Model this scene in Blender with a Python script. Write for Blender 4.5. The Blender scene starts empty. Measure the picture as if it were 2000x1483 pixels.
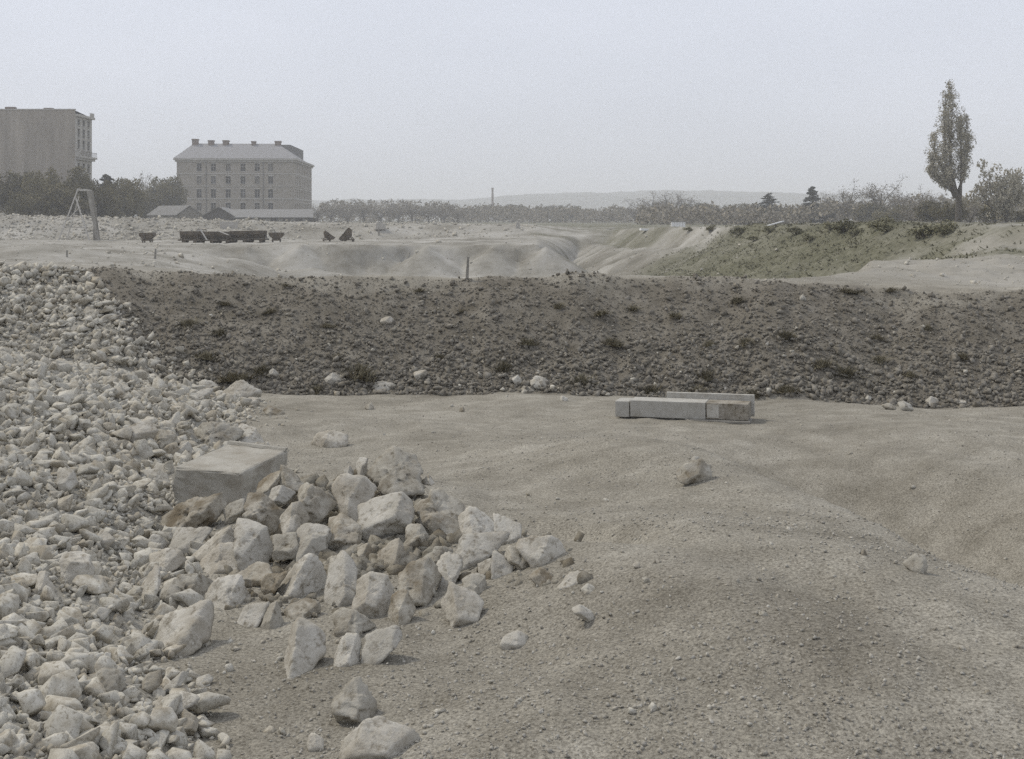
import bpy, bmesh, math, random
import numpy as np
from mathutils import Vector, Matrix

S = bpy.context.scene
R = math.radians
rng = np.random.default_rng(7)
random.seed(7)

# ------------------------------------------------------------------ camera, sky, sun, exposure
F = 2350.0                      # focal length in pixels of a 2000 px wide frame
HY = 428.0                      # image row of the horizon
CZ = 2.0                        # height of the lens
cam_data = bpy.data.cameras.new('camera')
cam_data.sensor_width = 36.0
cam_data.lens = 36.0 * F / 2000.0
cam_data.shift_y = -(741.5 - HY) / 2000.0      # rising-front plate camera: level, frame shifted down
cam_data.clip_start = 0.1
cam_data.clip_end = 20000
cam = bpy.data.objects.new('camera', cam_data)
cam.location = (0, 0, CZ)
cam.rotation_euler = (R(90), 0, 0)
S.collection.objects.link(cam)
S.camera = cam

SUN_EL, SUN_AZ = 48.0, -62.0    # hazy sun, to the left and slightly beyond
world = bpy.data.worlds.new('World')
S.world = world
world.use_nodes = True
wn = world.node_tree
wn.nodes.clear()
w_out = wn.nodes.new('ShaderNodeOutputWorld')
w_bg = wn.nodes.new('ShaderNodeBackground')
w_bg.inputs['Strength'].default_value = 0.112
w_sky = wn.nodes.new('ShaderNodeTexSky')
w_sky.sky_type = 'NISHITA'
w_sky.sun_disc = False
w_sky.sun_elevation = R(SUN_EL)
w_sky.sun_rotation = R(SUN_AZ)
w_sky.dust_density = 3.0
w_cloud = wn.nodes.new('ShaderNodeTexNoise')   # even stratus sheet under the clear sky
w_cloud.inputs['Scale'].default_value = 2.2
w_cloud.inputs['Detail'].default_value = 5
w_tc = wn.nodes.new('ShaderNodeTexCoord')
w_map = wn.nodes.new('ShaderNodeMapping')
w_map.inputs['Scale'].default_value = (1, 1, 3.0)
w_ramp = wn.nodes.new('ShaderNodeValToRGB')
w_ramp.color_ramp.elements[0].position = 0.3
w_ramp.color_ramp.elements[0].color = (6.05, 6.42, 7.3, 1)
w_ramp.color_ramp.elements[1].position = 0.7
w_ramp.color_ramp.elements[1].color = (7.2, 7.55, 8.5, 1)
w_mix = wn.nodes.new('ShaderNodeMix')
w_mix.data_type = 'RGBA'
w_mix.inputs['Factor'].default_value = 0.94
L = wn.links.new
L(w_tc.outputs['Generated'], w_map.inputs['Vector'])
L(w_map.outputs['Vector'], w_cloud.inputs['Vector'])
L(w_cloud.outputs['Fac'], w_ramp.inputs['Fac'])
L(w_sky.outputs['Color'], w_mix.inputs['A'])
L(w_ramp.outputs['Color'], w_mix.inputs['B'])
L(w_mix.outputs['Result'], w_bg.inputs['Color'])
L(w_bg.outputs['Background'], w_out.inputs['Surface'])

sun_data = bpy.data.lights.new('sun', 'SUN')
sun_data.energy = 2.1
sun_data.angle = R(7)
sun_data.color = (1.0, 0.93, 0.80)
sun = bpy.data.objects.new('sun', sun_data)
sd = Vector((math.sin(R(SUN_AZ)) * math.cos(R(SUN_EL)), math.cos(R(SUN_AZ)) * math.cos(R(SUN_EL)), math.sin(R(SUN_EL))))
sun.rotation_euler = sd.to_track_quat('Z', 'Y').to_euler()
sun.location = (0, 0, 60)
S.collection.objects.link(sun)

S.view_settings.view_transform = 'Standard'
S.view_settings.look = 'None'
S.view_settings.exposure = 0.0
S.view_settings.gamma = 1.0
S.view_settings.use_curve_mapping = False
S.cycles.use_denoising = False
S.cycles.max_bounces = 6
S.cycles.diffuse_bounces = 3
S.cycles.volume_bounces = 3
S.cycles.sample_clamp_indirect = 2.5
S.cycles.sample_clamp_direct = 8.0
S.render.film_transparent = False

# ------------------------------------------------------------------ helpers: noise, meshes, tags
COL = S.collection

def _hash(ix, iy, iz, seed):
    h = (ix.astype(np.int64) * 374761393 + iy.astype(np.int64) * 668265263 + iz.astype(np.int64) * 2147483647 + seed * 974711) & 0xFFFFFFFF
    h = ((h ^ (h >> 13)) * 1274126177) & 0xFFFFFFFF
    h = h ^ (h >> 16)
    return (h & 0xFFFFFF) / float(0xFFFFFF)

def vnoise(x, y, z=None, seed=0):
    x = np.asarray(x, float); y = np.asarray(y, float)
    z = np.zeros_like(x) if z is None else np.asarray(z, float)
    ix, iy, iz = np.floor(x), np.floor(y), np.floor(z)
    fx, fy, fz = x - ix, y - iy, z - iz
    fx, fy, fz = fx*fx*(3-2*fx), fy*fy*(3-2*fy), fz*fz*(3-2*fz)
    r = 0
    for dx in (0, 1):
        for dy in (0, 1):
            for dz in (0, 1):
                w = (fx if dx else 1-fx) * (fy if dy else 1-fy) * (fz if dz else 1-fz)
                r = r + w * _hash(ix+dx, iy+dy, iz+dz, seed)
    return r * 2 - 1

def fbm(x, y, z=None, oct=4, seed=0, gain=0.5):
    a, f, r = 1.0, 1.0, 0
    for k in range(oct):
        r = r + a * vnoise(x*f, y*f, None if z is None else z*f, seed+k*17)
        a *= gain; f *= 2.03
    return r

def sstep(a, b, x):
    t = np.clip((x-a)/(b-a), 0, 1)
    return t*t*(3-2*t)

def mesh_np(name, V, Fc, smooth=False):
    V = np.asarray(V, np.float32).reshape(-1, 3)
    Fc = np.asarray(Fc, np.int32)
    k = Fc.shape[1]
    m = bpy.data.meshes.new(name)
    m.vertices.add(len(V)); m.vertices.foreach_set('co', V.ravel())
    m.loops.add(Fc.size); m.loops.foreach_set('vertex_index', Fc.ravel())
    m.polygons.add(len(Fc))
    m.polygons.foreach_set('loop_start', np.arange(0, Fc.size, k, dtype=np.int32))
    if smooth:
        m.polygons.foreach_set('use_smooth', np.ones(len(Fc), dtype=bool))
    m.update(calc_edges=True)
    return m

def attr(m, name, vals):
    a = m.attributes.new(name, 'FLOAT', 'POINT')
    a.data.foreach_set('value', np.asarray(vals, np.float32))

def obj(name, mesh, mat=None, parent=None, loc=None):
    o = bpy.data.objects.new(name, mesh)
    COL.objects.link(o)
    if mat is not None and mesh is not None and len(mesh.materials) == 0:
        mesh.materials.append(mat)
    if parent is not None:
        o.parent = parent
    if loc is not None:
        o.location = loc
    return o

def tag(o, label=None, cat=None, group=None, kind=None):
    if label: o['label'] = label
    if cat: o['category'] = cat
    if group: o['group'] = group
    if kind: o['kind'] = kind
    return o

def empty(name, loc, rz=0.0):
    o = bpy.data.objects.new(name, None)
    o.empty_display_size = 0.2
    o.location = loc
    o.rotation_euler = (0, 0, rz)
    COL.objects.link(o)
    return o

def copy_tree(o, parent=None):
    c = o.copy()
    COL.objects.link(c)
    if parent is not None:
        c.parent = parent
    for ch in list(o.children):
        copy_tree(ch, c)
    return c

class MB:
    """collects boxes, bars and tubes for one mesh"""
    def __init__(s): s.v = []; s.f = []
    def add(s, V, Fc):
        n = len(s.v); s.v += [tuple(p) for p in V]; s.f += [tuple(i+n for i in q) for q in Fc]
    def box(s, x0, x1, y0, y1, z0, z1):
        s.add([(x0,y0,z0),(x1,y0,z0),(x1,y1,z0),(x0,y1,z0),(x0,y0,z1),(x1,y0,z1),(x1,y1,z1),(x0,y1,z1)],
              [(0,3,2,1),(4,5,6,7),(0,1,5,4),(1,2,6,5),(2,3,7,6),(3,0,4,7)])
    def bar(s, p, q, w, h=None):
        h = h or w
        p, q = Vector(p), Vector(q); d = (q-p).normalized()
        u = d.cross(Vector((0, 1, 0.01)));  u = u.normalized() if u.length > 1e-4 else Vector((1, 0, 0))
        v = d.cross(u).normalized()
        V = [e + u*a*w/2 + v*b*h/2 for e in (p, q) for a, b in ((-1,-1),(1,-1),(1,1),(-1,1))]
        s.add(V, [(3,2,1,0),(4,5,6,7),(0,1,5,4),(1,2,6,5),(2,3,7,6),(3,0,4,7)])
    def tube(s, p, q, r0, r1, n=6):
        p, q = Vector(p), Vector(q); d = (q-p).normalized()
        u = d.cross(Vector((0.3, 1, 0.1))).normalized(); v = d.cross(u)
        V = []
        for e, r in ((p, r0), (q, r1)):
            for k in range(n):
                a = 2*math.pi*k/n; V.append(e + u*math.cos(a)*r + v*math.sin(a)*r)
        s.add(V, [(k, (k+1) % n, n+(k+1) % n, n+k) for k in range(n)] + [tuple(range(n-1, -1, -1)), tuple(range(n, 2*n))])
    def prism(s, poly, axis, a0, a1):
        """poly of (a, z) pairs extruded along x or y"""
        n = len(poly)
        V = [((a, p[0], p[1]) if axis == 'x' else (p[0], a, p[1])) for a in (a0, a1) for p in poly]
        s.add(V, [tuple(range(n)), tuple(range(2*n-1, n-1, -1))] + [(k, n+k, n+(k+1) % n, (k+1) % n) for k in range(n)])
    def build(s, name, mat, parent=None, loc=None, bevel=0.0):
        m = bpy.data.meshes.new(name)
        m.from_pydata(s.v, [], s.f)
        bm = bmesh.new(); bm.from_mesh(m)
        bmesh.ops.recalc_face_normals(bm, faces=bm.faces)
        if bevel:
            bmesh.ops.bevel(bm, geom=bm.edges[:], offset=bevel, segments=2, affect='EDGES', profile=0.6)
        bm.to_mesh(m); bm.free()
        return obj(name, m, mat, parent, loc)

# ------------------------------------------------------------------ materials
def nodes_for(name):
    m = bpy.data.materials.new(name); m.use_nodes = True
    nt = m.node_tree
    b = nt.nodes['Principled BSDF']
    b.inputs['Roughness'].default_value = 0.95
    b.inputs['Specular IOR Level'].default_value = 0.15
    return m, nt, b

def N(nt, typ, **kw):
    n = nt.nodes.new(typ)
    for k, v in kw.items():
        if k in n.inputs: n.inputs[k].default_value = v
        else: setattr(n, k, v)
    return n

def ramp(nt, fac, stops):
    r = nt.nodes.new('ShaderNodeValToRGB')
    e = r.color_ramp.elements
    while len(e) < len(stops): e.new(0.5)
    for q, (p, c) in zip(e, stops):
        q.position = p; q.color = c if len(c) == 4 else (*c, 1)
    nt.links.new(fac, r.inputs['Fac'])
    return r.outputs['Color']

def mixc(nt, fac, a, b, mode='MIX'):
    m = nt.nodes.new('ShaderNodeMix'); m.data_type = 'RGBA'; m.blend_type = mode
    for sock, v in (('Factor', fac), ('A', a), ('B', b)):
        if hasattr(v, 'is_linked'): nt.links.new(v, m.inputs[sock])
        elif sock == 'Factor': m.inputs[sock].default_value = v
        else: m.inputs[sock].default_value = (*v, 1)
    return m.outputs['Result']

def math_n(nt, op, a, b=0.0, clamp=False):
    m = nt.nodes.new('ShaderNodeMath'); m.operation = op; m.use_clamp = clamp
    for i, v in enumerate((a, b)):
        if hasattr(v, 'is_linked'): nt.links.new(v, m.inputs[i])
        else: m.inputs[i].default_value = v
    return m.outputs[0]

def noise(nt, vec, scale, detail=6, rough=0.6, typ='ShaderNodeTexNoise'):
    n = nt.nodes.new(typ)
    n.inputs['Scale'].default_value = scale
    if 'Detail' in n.inputs: n.inputs['Detail'].default_value = detail
    if 'Roughness' in n.inputs: n.inputs['Roughness'].default_value = rough
    if vec is not None: nt.links.new(vec, n.inputs['Vector'])
    return n

def bump(nt, b, h, strength, dist):
    n = nt.nodes.new('ShaderNodeBump')
    n.inputs['Strength'].default_value = strength
    n.inputs['Distance'].default_value = dist
    nt.links.new(h, n.inputs['Height'])
    nt.links.new(n.outputs['Normal'], b.inputs['Normal'])

def stone_mat(name, per_object=True, pale=(0.56, 0.535, 0.475), mid=(0.41, 0.385, 0.325), stain=(0.165, 0.13, 0.08), amount=0.5, scale=1.0, bd=0.012, pitted=0.8):
    m, nt, b = nodes_for(name)
    tc = nt.nodes.new('ShaderNodeTexCoord')
    if per_object:
        oi = nt.nodes.new('ShaderNodeObjectInfo')
        rnd = oi.outputs['Random']
        va = nt.nodes.new('ShaderNodeVectorMath'); va.operation = 'SCALE'
        comb = nt.nodes.new('ShaderNodeCombineXYZ')
        for i in range(3): nt.links.new(math_n(nt, 'MULTIPLY', rnd, (37.0, 91.0, 53.0)[i]), comb.inputs[i])
        add = nt.nodes.new('ShaderNodeVectorMath'); add.operation = 'ADD'
        nt.links.new(tc.outputs['Object'], add.inputs[0]); nt.links.new(comb.outputs[0], add.inputs[1])
        vec = add.outputs[0]
    else:
        at = nt.nodes.new('ShaderNodeAttribute'); at.attribute_name = 'tone'
        rnd = at.outputs['Fac']; vec = tc.outputs['Object']
    n1 = noise(nt, vec, 9*scale, 8, 0.65)
    n2 = noise(nt, vec, 26*scale, 6, 0.7)
    n3 = noise(nt, vec, 5*scale, 4, 0.6)
    base = mixc(nt, ramp(nt, n1.outputs['Fac'], [(0.3, (0, 0, 0)), (0.7, (1, 1, 1))]), mid, pale)
    st = math_n(nt, 'ADD', math_n(nt, 'MULTIPLY', n3.outputs['Fac'], 0.65), math_n(nt, 'MULTIPLY', n2.outputs['Fac'], 0.35))
    st = math_n(nt, 'ADD', st, math_n(nt, 'MULTIPLY', math_n(nt, 'SUBTRACT', rnd, 0.5), 0.14))
    stc = ramp(nt, st, [(0.47, (0, 0, 0)), (0.62, (amount, amount, amount))])
    c = mixc(nt, stc, base, stain)
    pits = ramp(nt, n2.outputs['Fac'], [(0.33, (0.30, 0.26, 0.20)), (0.49, (1, 1, 1))])
    c = mixc(nt, pitted, c, pits, 'MULTIPLY')
    val = math_n(nt, 'ADD', math_n(nt, 'MULTIPLY', rnd, 0.34), 0.80)
    comb2 = nt.nodes.new('ShaderNodeCombineXYZ')
    for i in range(3): nt.links.new(val, comb2.inputs[i])
    c = mixc(nt, 1.0, c, comb2.outputs[0], 'MULTIPLY')
    nt.links.new(c, b.inputs['Base Color'])
    h = math_n(nt, 'ADD', math_n(nt, 'MULTIPLY', n2.outputs['Fac'], 0.6), math_n(nt, 'MULTIPLY', noise(nt, vec, 90*scale, 4, 0.7).outputs['Fac'], 0.35))
    bump(nt, b, h, 0.9, bd)
    return m

def plain_mat(name, col, var=0.25, scale=3.0, rough=0.9, bumpd=0.0, stretch=None):
    m, nt, b = nodes_for(name)
    b.inputs['Roughness'].default_value = rough
    tc = nt.nodes.new('ShaderNodeTexCoord')
    vec = tc.outputs['Object']
    if stretch:
        mp = nt.nodes.new('ShaderNodeMapping'); mp.inputs['Scale'].default_value = stretch
        nt.links.new(vec, mp.inputs['Vector']); vec = mp.outputs['Vector']
    n = noise(nt, vec, scale, 7, 0.65)
    lo = tuple(max(0, c*(1-var)) for c in col); hi = tuple(min(1, c*(1+var)) for c in col)
    nt.links.new(ramp(nt, n.outputs['Fac'], [(0.3, lo), (0.7, hi)]), b.inputs['Base Color'])
    if bumpd: bump(nt, b, n.outputs['Fac'], 0.6, bumpd)
    return m

def leaf_mat(name, a, bcol, scale=0.6):
    m, nt, b = nodes_for(name)
    tc = nt.nodes.new('ShaderNodeTexCoord')
    oi = nt.nodes.new('ShaderNodeObjectInfo')
    n = noise(nt, tc.outputs['Object'], scale, 5, 0.7)
    f = math_n(nt, 'ADD', n.outputs['Fac'], math_n(nt, 'MULTIPLY', math_n(nt, 'SUBTRACT', oi.outputs['Random'], 0.5), 0.25))
    nt.links.new(ramp(nt, f, [(0.32, a), (0.68, bcol)]), b.inputs['Base Color'])
    return m

def ground_mat():
    m, nt, b = nodes_for('ground_earth')
    tc = nt.nodes.new('ShaderNodeTexCoord'); vec = tc.outputs['Object']
    def A(n):
        a = nt.nodes.new('ShaderNodeAttribute'); a.attribute_name = n; return a.outputs['Fac']
    big = noise(nt, vec, 0.55, 8, 0.62)
    mid_ = noise(nt, vec, 3.2, 8, 0.68)
    fine = noise(nt, vec, 85, 5, 0.8)
    far = noise(nt, vec, 0.16, 10, 0.72)
    # grey-beige sandy tip in the foreground
    sand = ramp(nt, math_n(nt, 'ADD', math_n(nt, 'MULTIPLY', big.outputs['Fac'], 0.45), math_n(nt, 'MULTIPLY', mid_.outputs['Fac'], 0.55)),
                [(0.36, (0.178, 0.163, 0.132)), (0.52, (0.26, 0.242, 0.202)), (0.66, (0.352, 0.332, 0.284))])
    spk = ramp(nt, fine.outputs['Fac'], [(0.36, (0.34, 0.31, 0.26)), (0.5, (1, 1, 1)), (0.63, (1.65, 1.64, 1.6))])
    sand = mixc(nt, 0.85, sand, spk, 'MULTIPLY')
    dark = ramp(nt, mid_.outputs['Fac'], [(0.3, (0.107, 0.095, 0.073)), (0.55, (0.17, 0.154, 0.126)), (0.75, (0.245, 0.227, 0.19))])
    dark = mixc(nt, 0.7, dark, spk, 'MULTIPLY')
    chalk = ramp(nt, far.outputs['Fac'], [(0.38, (0.185, 0.172, 0.142)), (0.5, (0.28, 0.266, 0.23)), (0.62, (0.37, 0.355, 0.318))])
    gr = ramp(nt, math_n(nt, 'ADD', math_n(nt, 'MULTIPLY', far.outputs['Fac'], 0.5), math_n(nt, 'MULTIPLY', mid_.outputs['Fac'], 0.5)),
              [(0.38, (0.075, 0.074, 0.046)), (0.5, (0.122, 0.118, 0.076)), (0.62, (0.205, 0.195, 0.145))])
    c = mixc(nt, A('chalk'), sand, chalk)
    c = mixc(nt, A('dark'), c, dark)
    c = mixc(nt, A('grass'), c, gr)
    nt.links.new(c, b.inputs['Base Color'])
    h = math_n(nt, 'ADD', math_n(nt, 'MULTIPLY', fine.outputs['Fac'], 0.5), mid_.outputs['Fac'])
    bump(nt, b, h, 0.5, 0.022)
    return m

M_GROUND = ground_mat()
M_STONE = stone_mat('limestone')
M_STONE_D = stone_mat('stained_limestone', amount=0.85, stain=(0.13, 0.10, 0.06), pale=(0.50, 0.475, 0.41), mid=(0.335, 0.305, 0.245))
M_RUBBLE = stone_mat('limestone_rubble', per_object=False, amount=0.6, pale=(0.60, 0.575, 0.505), mid=(0.445, 0.418, 0.35), stain=(0.20, 0.162, 0.105))
M_RUBBLE_GAP = stone_mat('gap_shade_rubble', per_object=False, amount=0.8, pale=(0.36, 0.335, 0.28), mid=(0.23, 0.21, 0.165), stain=(0.11, 0.088, 0.056))  # rubble coloured darker to put the shade of the heap's gaps into it
M_SCREE = stone_mat('limestone_lumps', amount=0.65, bd=.0010, scale=.22, pale=(0.60, 0.575, 0.505), mid=(0.445, 0.418, 0.35), stain=(0.20, 0.162, 0.105))
M_PEBBLE_D = stone_mat('clinker_pebbles', per_object=False, bd=.006, pale=(0.30, 0.28, 0.24), mid=(0.172, 0.156, 0.127), stain=(0.08, 0.069, 0.05))
M_GRIT = stone_mat('sandy_grit', per_object=False, bd=.003, pale=(0.48, 0.458, 0.405), mid=(0.34, 0.32, 0.272), stain=(0.22, 0.195, 0.155))
M_ASHLAR = stone_mat('dressed_stone', pale=(0.43, 0.41, 0.36), mid=(0.34, 0.322, 0.275), stain=(0.22, 0.19, 0.145), amount=.55, scale=1.0, pitted=.25)
M_BEAM = stone_mat('pale_weathered_beam', pale=(0.52, 0.505, 0.46), mid=(0.43, 0.412, 0.365), stain=(0.25, 0.22, 0.17), amount=.5, scale=1.0, pitted=.2)
M_RUST = stone_mat('dark_stained_end', pale=(0.45, 0.42, 0.365), mid=(0.27, 0.24, 0.185), stain=(0.12, 0.10, 0.07), amount=.7, scale=1.0)
M_WOODG = plain_mat('grey_timber', (0.26, 0.245, 0.215), 0.25, 5, 0.9, 0.004, (1, 1, 0.2))
M_WOODP = plain_mat('pale_timber', (0.46, 0.44, 0.40), 0.2, 5, 0.9, 0.004)
M_IRON = plain_mat('rusty_wagon_iron', (0.105, 0.085, 0.062), 0.5, 3, 0.8, 0.004)
M_WALL = plain_mat('barracks_masonry', (0.31, 0.28, 0.235), 0.16, 0.5, 0.95, 0.02)
M_TRIM = plain_mat('pale_trim_stone', (0.40, 0.38, 0.34), 0.1, 1.0)
M_PARTY = plain_mat('party_wall_render', (0.30, 0.268, 0.225), 0.25, 0.5, 0.95, 0.0, (1, 1, 0.18))
M_ROOF = plain_mat('slate_roof', (0.25, 0.245, 0.245), 0.14, 1.2)
M_ROOFD = plain_mat('dark_slate', (0.14, 0.135, 0.13), 0.2, 1.2)
M_GLASS, _nt, _b = nodes_for('window_glass')
_b.inputs['Base Color'].default_value = (0.03, 0.029, 0.03, 1); _b.inputs['Roughness'].default_value = 0.25
M_PANES = [M_GLASS, M_GLASS, plain_mat('curtained_window', (0.15, 0.14, 0.125), 0.3, 2), plain_mat('dusty_window', (0.10, 0.097, 0.095), 0.3, 3, 0.4), M_GLASS]
M_SHEDROOF = plain_mat('shed_roof_felt', (0.215, 0.21, 0.20), 0.12, 1.5)
M_SHEDWALL = plain_mat('shed_boards', (0.21, 0.195, 0.165), 0.2, 2, 0.9, 0.0, (4, 4, 0.3))
M_SHEDDARK = plain_mat('dark_shed_boards', (0.085, 0.075, 0.065), 0.3, 2, 0.9, 0.0, (4, 4, 0.3))
M_BRICK = plain_mat('chimney_brick', (0.19, 0.15, 0.125), 0.25, 1.5)
M_WHITE = plain_mat('whitewash', (0.72, 0.72, 0.70), 0.08, 2)
M_BARK = plain_mat('bark', (0.085, 0.073, 0.058), 0.3, 1.5)
M_TWIG = plain_mat('bare_twigs', (0.125, 0.108, 0.09), 0.25, 1.0)
M_LEAF_O = leaf_mat('olive_leaves', (0.095, 0.083, 0.045), (0.185, 0.16, 0.085))
M_LEAF_B = leaf_mat('brown_buds', (0.17, 0.15, 0.115), (0.27, 0.238, 0.18))
M_LEAF_P = leaf_mat('poplar_leaves', (0.28, 0.255, 0.19), (0.43, 0.395, 0.305), 0.9)
M_LEAF_C = leaf_mat('conifer_needles', (0.04, 0.043, 0.034), (0.08, 0.082, 0.06))
M_LEAF_S = leaf_mat('shrub_leaves', (0.13, 0.125, 0.08), (0.25, 0.235, 0.15))
M_WEED = leaf_mat('dry_weeds', (0.115, 0.102, 0.068), (0.205, 0.182, 0.125), 6)
M_GRASS = leaf_mat('rough_grass', (0.115, 0.11, 0.072), (0.185, 0.176, 0.118), 0.35)
M_HILL = plain_mat('wooded_hill', (0.14, 0.14, 0.12), 0.3, 0.02)

# ------------------------------------------------------------------ terrain: drop below the lens as a function of place
UC = np.array([-900, 0, 150, 300, 450, 600, 900, 1050, 1130, 1350, 1500, 1700, 1950, 2900], float)
def col(vals): return np.array(vals, float)
PROF = [  # (distance Y, drop h) for every column of UC, near to far
    (col([-4]*14), col([1.45]*14)),
    (col([3.3]*14), col([1.56]*14)),
    (col([6]*14), col([1.72]*14)),
    (col([9]*14), col([1.86]*14)),
    (col([12]*14), col([2.0]*14)),
    (col([14.6]*8+[14.5, 14.4, 14.3, 14.2, 14.1, 14]), col([2.13]*8+[2.14, 2.16, 2.17, 2.19, 2.19, 2.2])),
    (col([17.6, 17.6, 17.6, 17.5, 17.4, 17.3, 17.2, 17.2, 17.2, 17.1, 17.0, 16.8, 16.5, 16.2]),
     col([.62, .66, .71, .775, .80, .825, .868, .85, .815, .859, .89, .944, 1.025, 1.1])),
    (col([24, 24, 23, 21, 19, 18.2, 17.9, 17.9, 17.9, 18.6, 19.2, 20.5, 21, 21]),
     col([.95, .95, .95, .93, .90, .86, .90, .88, .86, .90, .93, .97, 1.03, 1.1])),
    (col([45, 45, 45, 45, 38, 30, 28, 28, 28, 28, 27, 27, 27, 27]),
     col([1.75, 1.75, 1.8, 1.9, 2.6, 4.0, 4.7, 4.7, 4.7, 4.6, 3.2, .93, .95, 1.0])),
    (col([75, 75, 75, 80, 95, 102, 102, 102, 102, 102, 60, 36, 34, 34]),
     col([2.3, 2.35, 2.5, 2.9, 3.9, 4.75, 4.75, 4.75, 4.75, 4.75, 4.4, 2.2, 1.0, 1.0])),
    (col([104, 104, 104, 104, 103.6, 103.6, 103.6, 103.6, 126, 127, 104, 80, 60, 60]), col([2.15, 2.15, 2.2, 2.25, 2.3, 2.3, 2.3, 2.3, 4.7, 4.7, 3.6, 1.5, .9, .9])),
    (col([129]*8+[133, 133, 131]+[129]*3), col([2.2, 2.25, 2.25, 2.3, 2.3, 2.25, 2.0, 1.9, 1.9, 2.0, 1.5, 1.3, 1.1, 1.0])),
    (col([138]*14), col([-.3, -.22, -.1, .08, .28, .46, .62, .85, 1.35, 1.5, 1.4, 1.2, 1.0, .9])),
    (col([168]*14), col([-.2, -.1, .0, .18, .36, .55, .75, 1.0, 1.4, 1.5, 1.4, 1.2, 1.0, .9])),
    (col([215]*14), col([1.3]*14)),
    (col([7000]*14), col([4.0]*14)),
]
SCX = np.array([-5, 2, 3.3, 4.2, 5.2, 7, 8.8, 11, 13, 14.5, 16.2, 17.4, 19, 30])
SCV = np.array([-.85, -.85, -.94, -1.30, -1.58, -2.06, -2.50, -2.75, -3.0, -3.72, -5.3, -6.4, -9.0, -30])

EMY = np.array([15, 25, 35, 45, 60, 80, 110, 150, 190, 230])
EMX = np.array([34, 27, 21.5, 18.4, 17.9, 16.6, 13.4, 11.0, 10.6, 10.6])
EMH = np.array([1.2, .9, .45, .24, .25, .42, .82, 1.3, 1.5, 1.5])

def gully(X, Y):
    q = Y/5.2 + .35*vnoise(Y/9.0, X/6.0, seed=15) + X*.03
    fr = np.abs(q-np.floor(q)-.5)
    return np.exp(-(fr/.13)**2)*sstep(82, 88, Y)*(1-sstep(140, 150, Y))

_tg = np.random.default_rng(17)
TIPS = []
_x = -46.0
while _x < 3.2:
    TIPS.append((_x, 103.4+_tg.uniform(-1.6, .6), 2.28+_tg.uniform(-.1, .2))); _x += _tg.uniform(2.2, 6.2)

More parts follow.
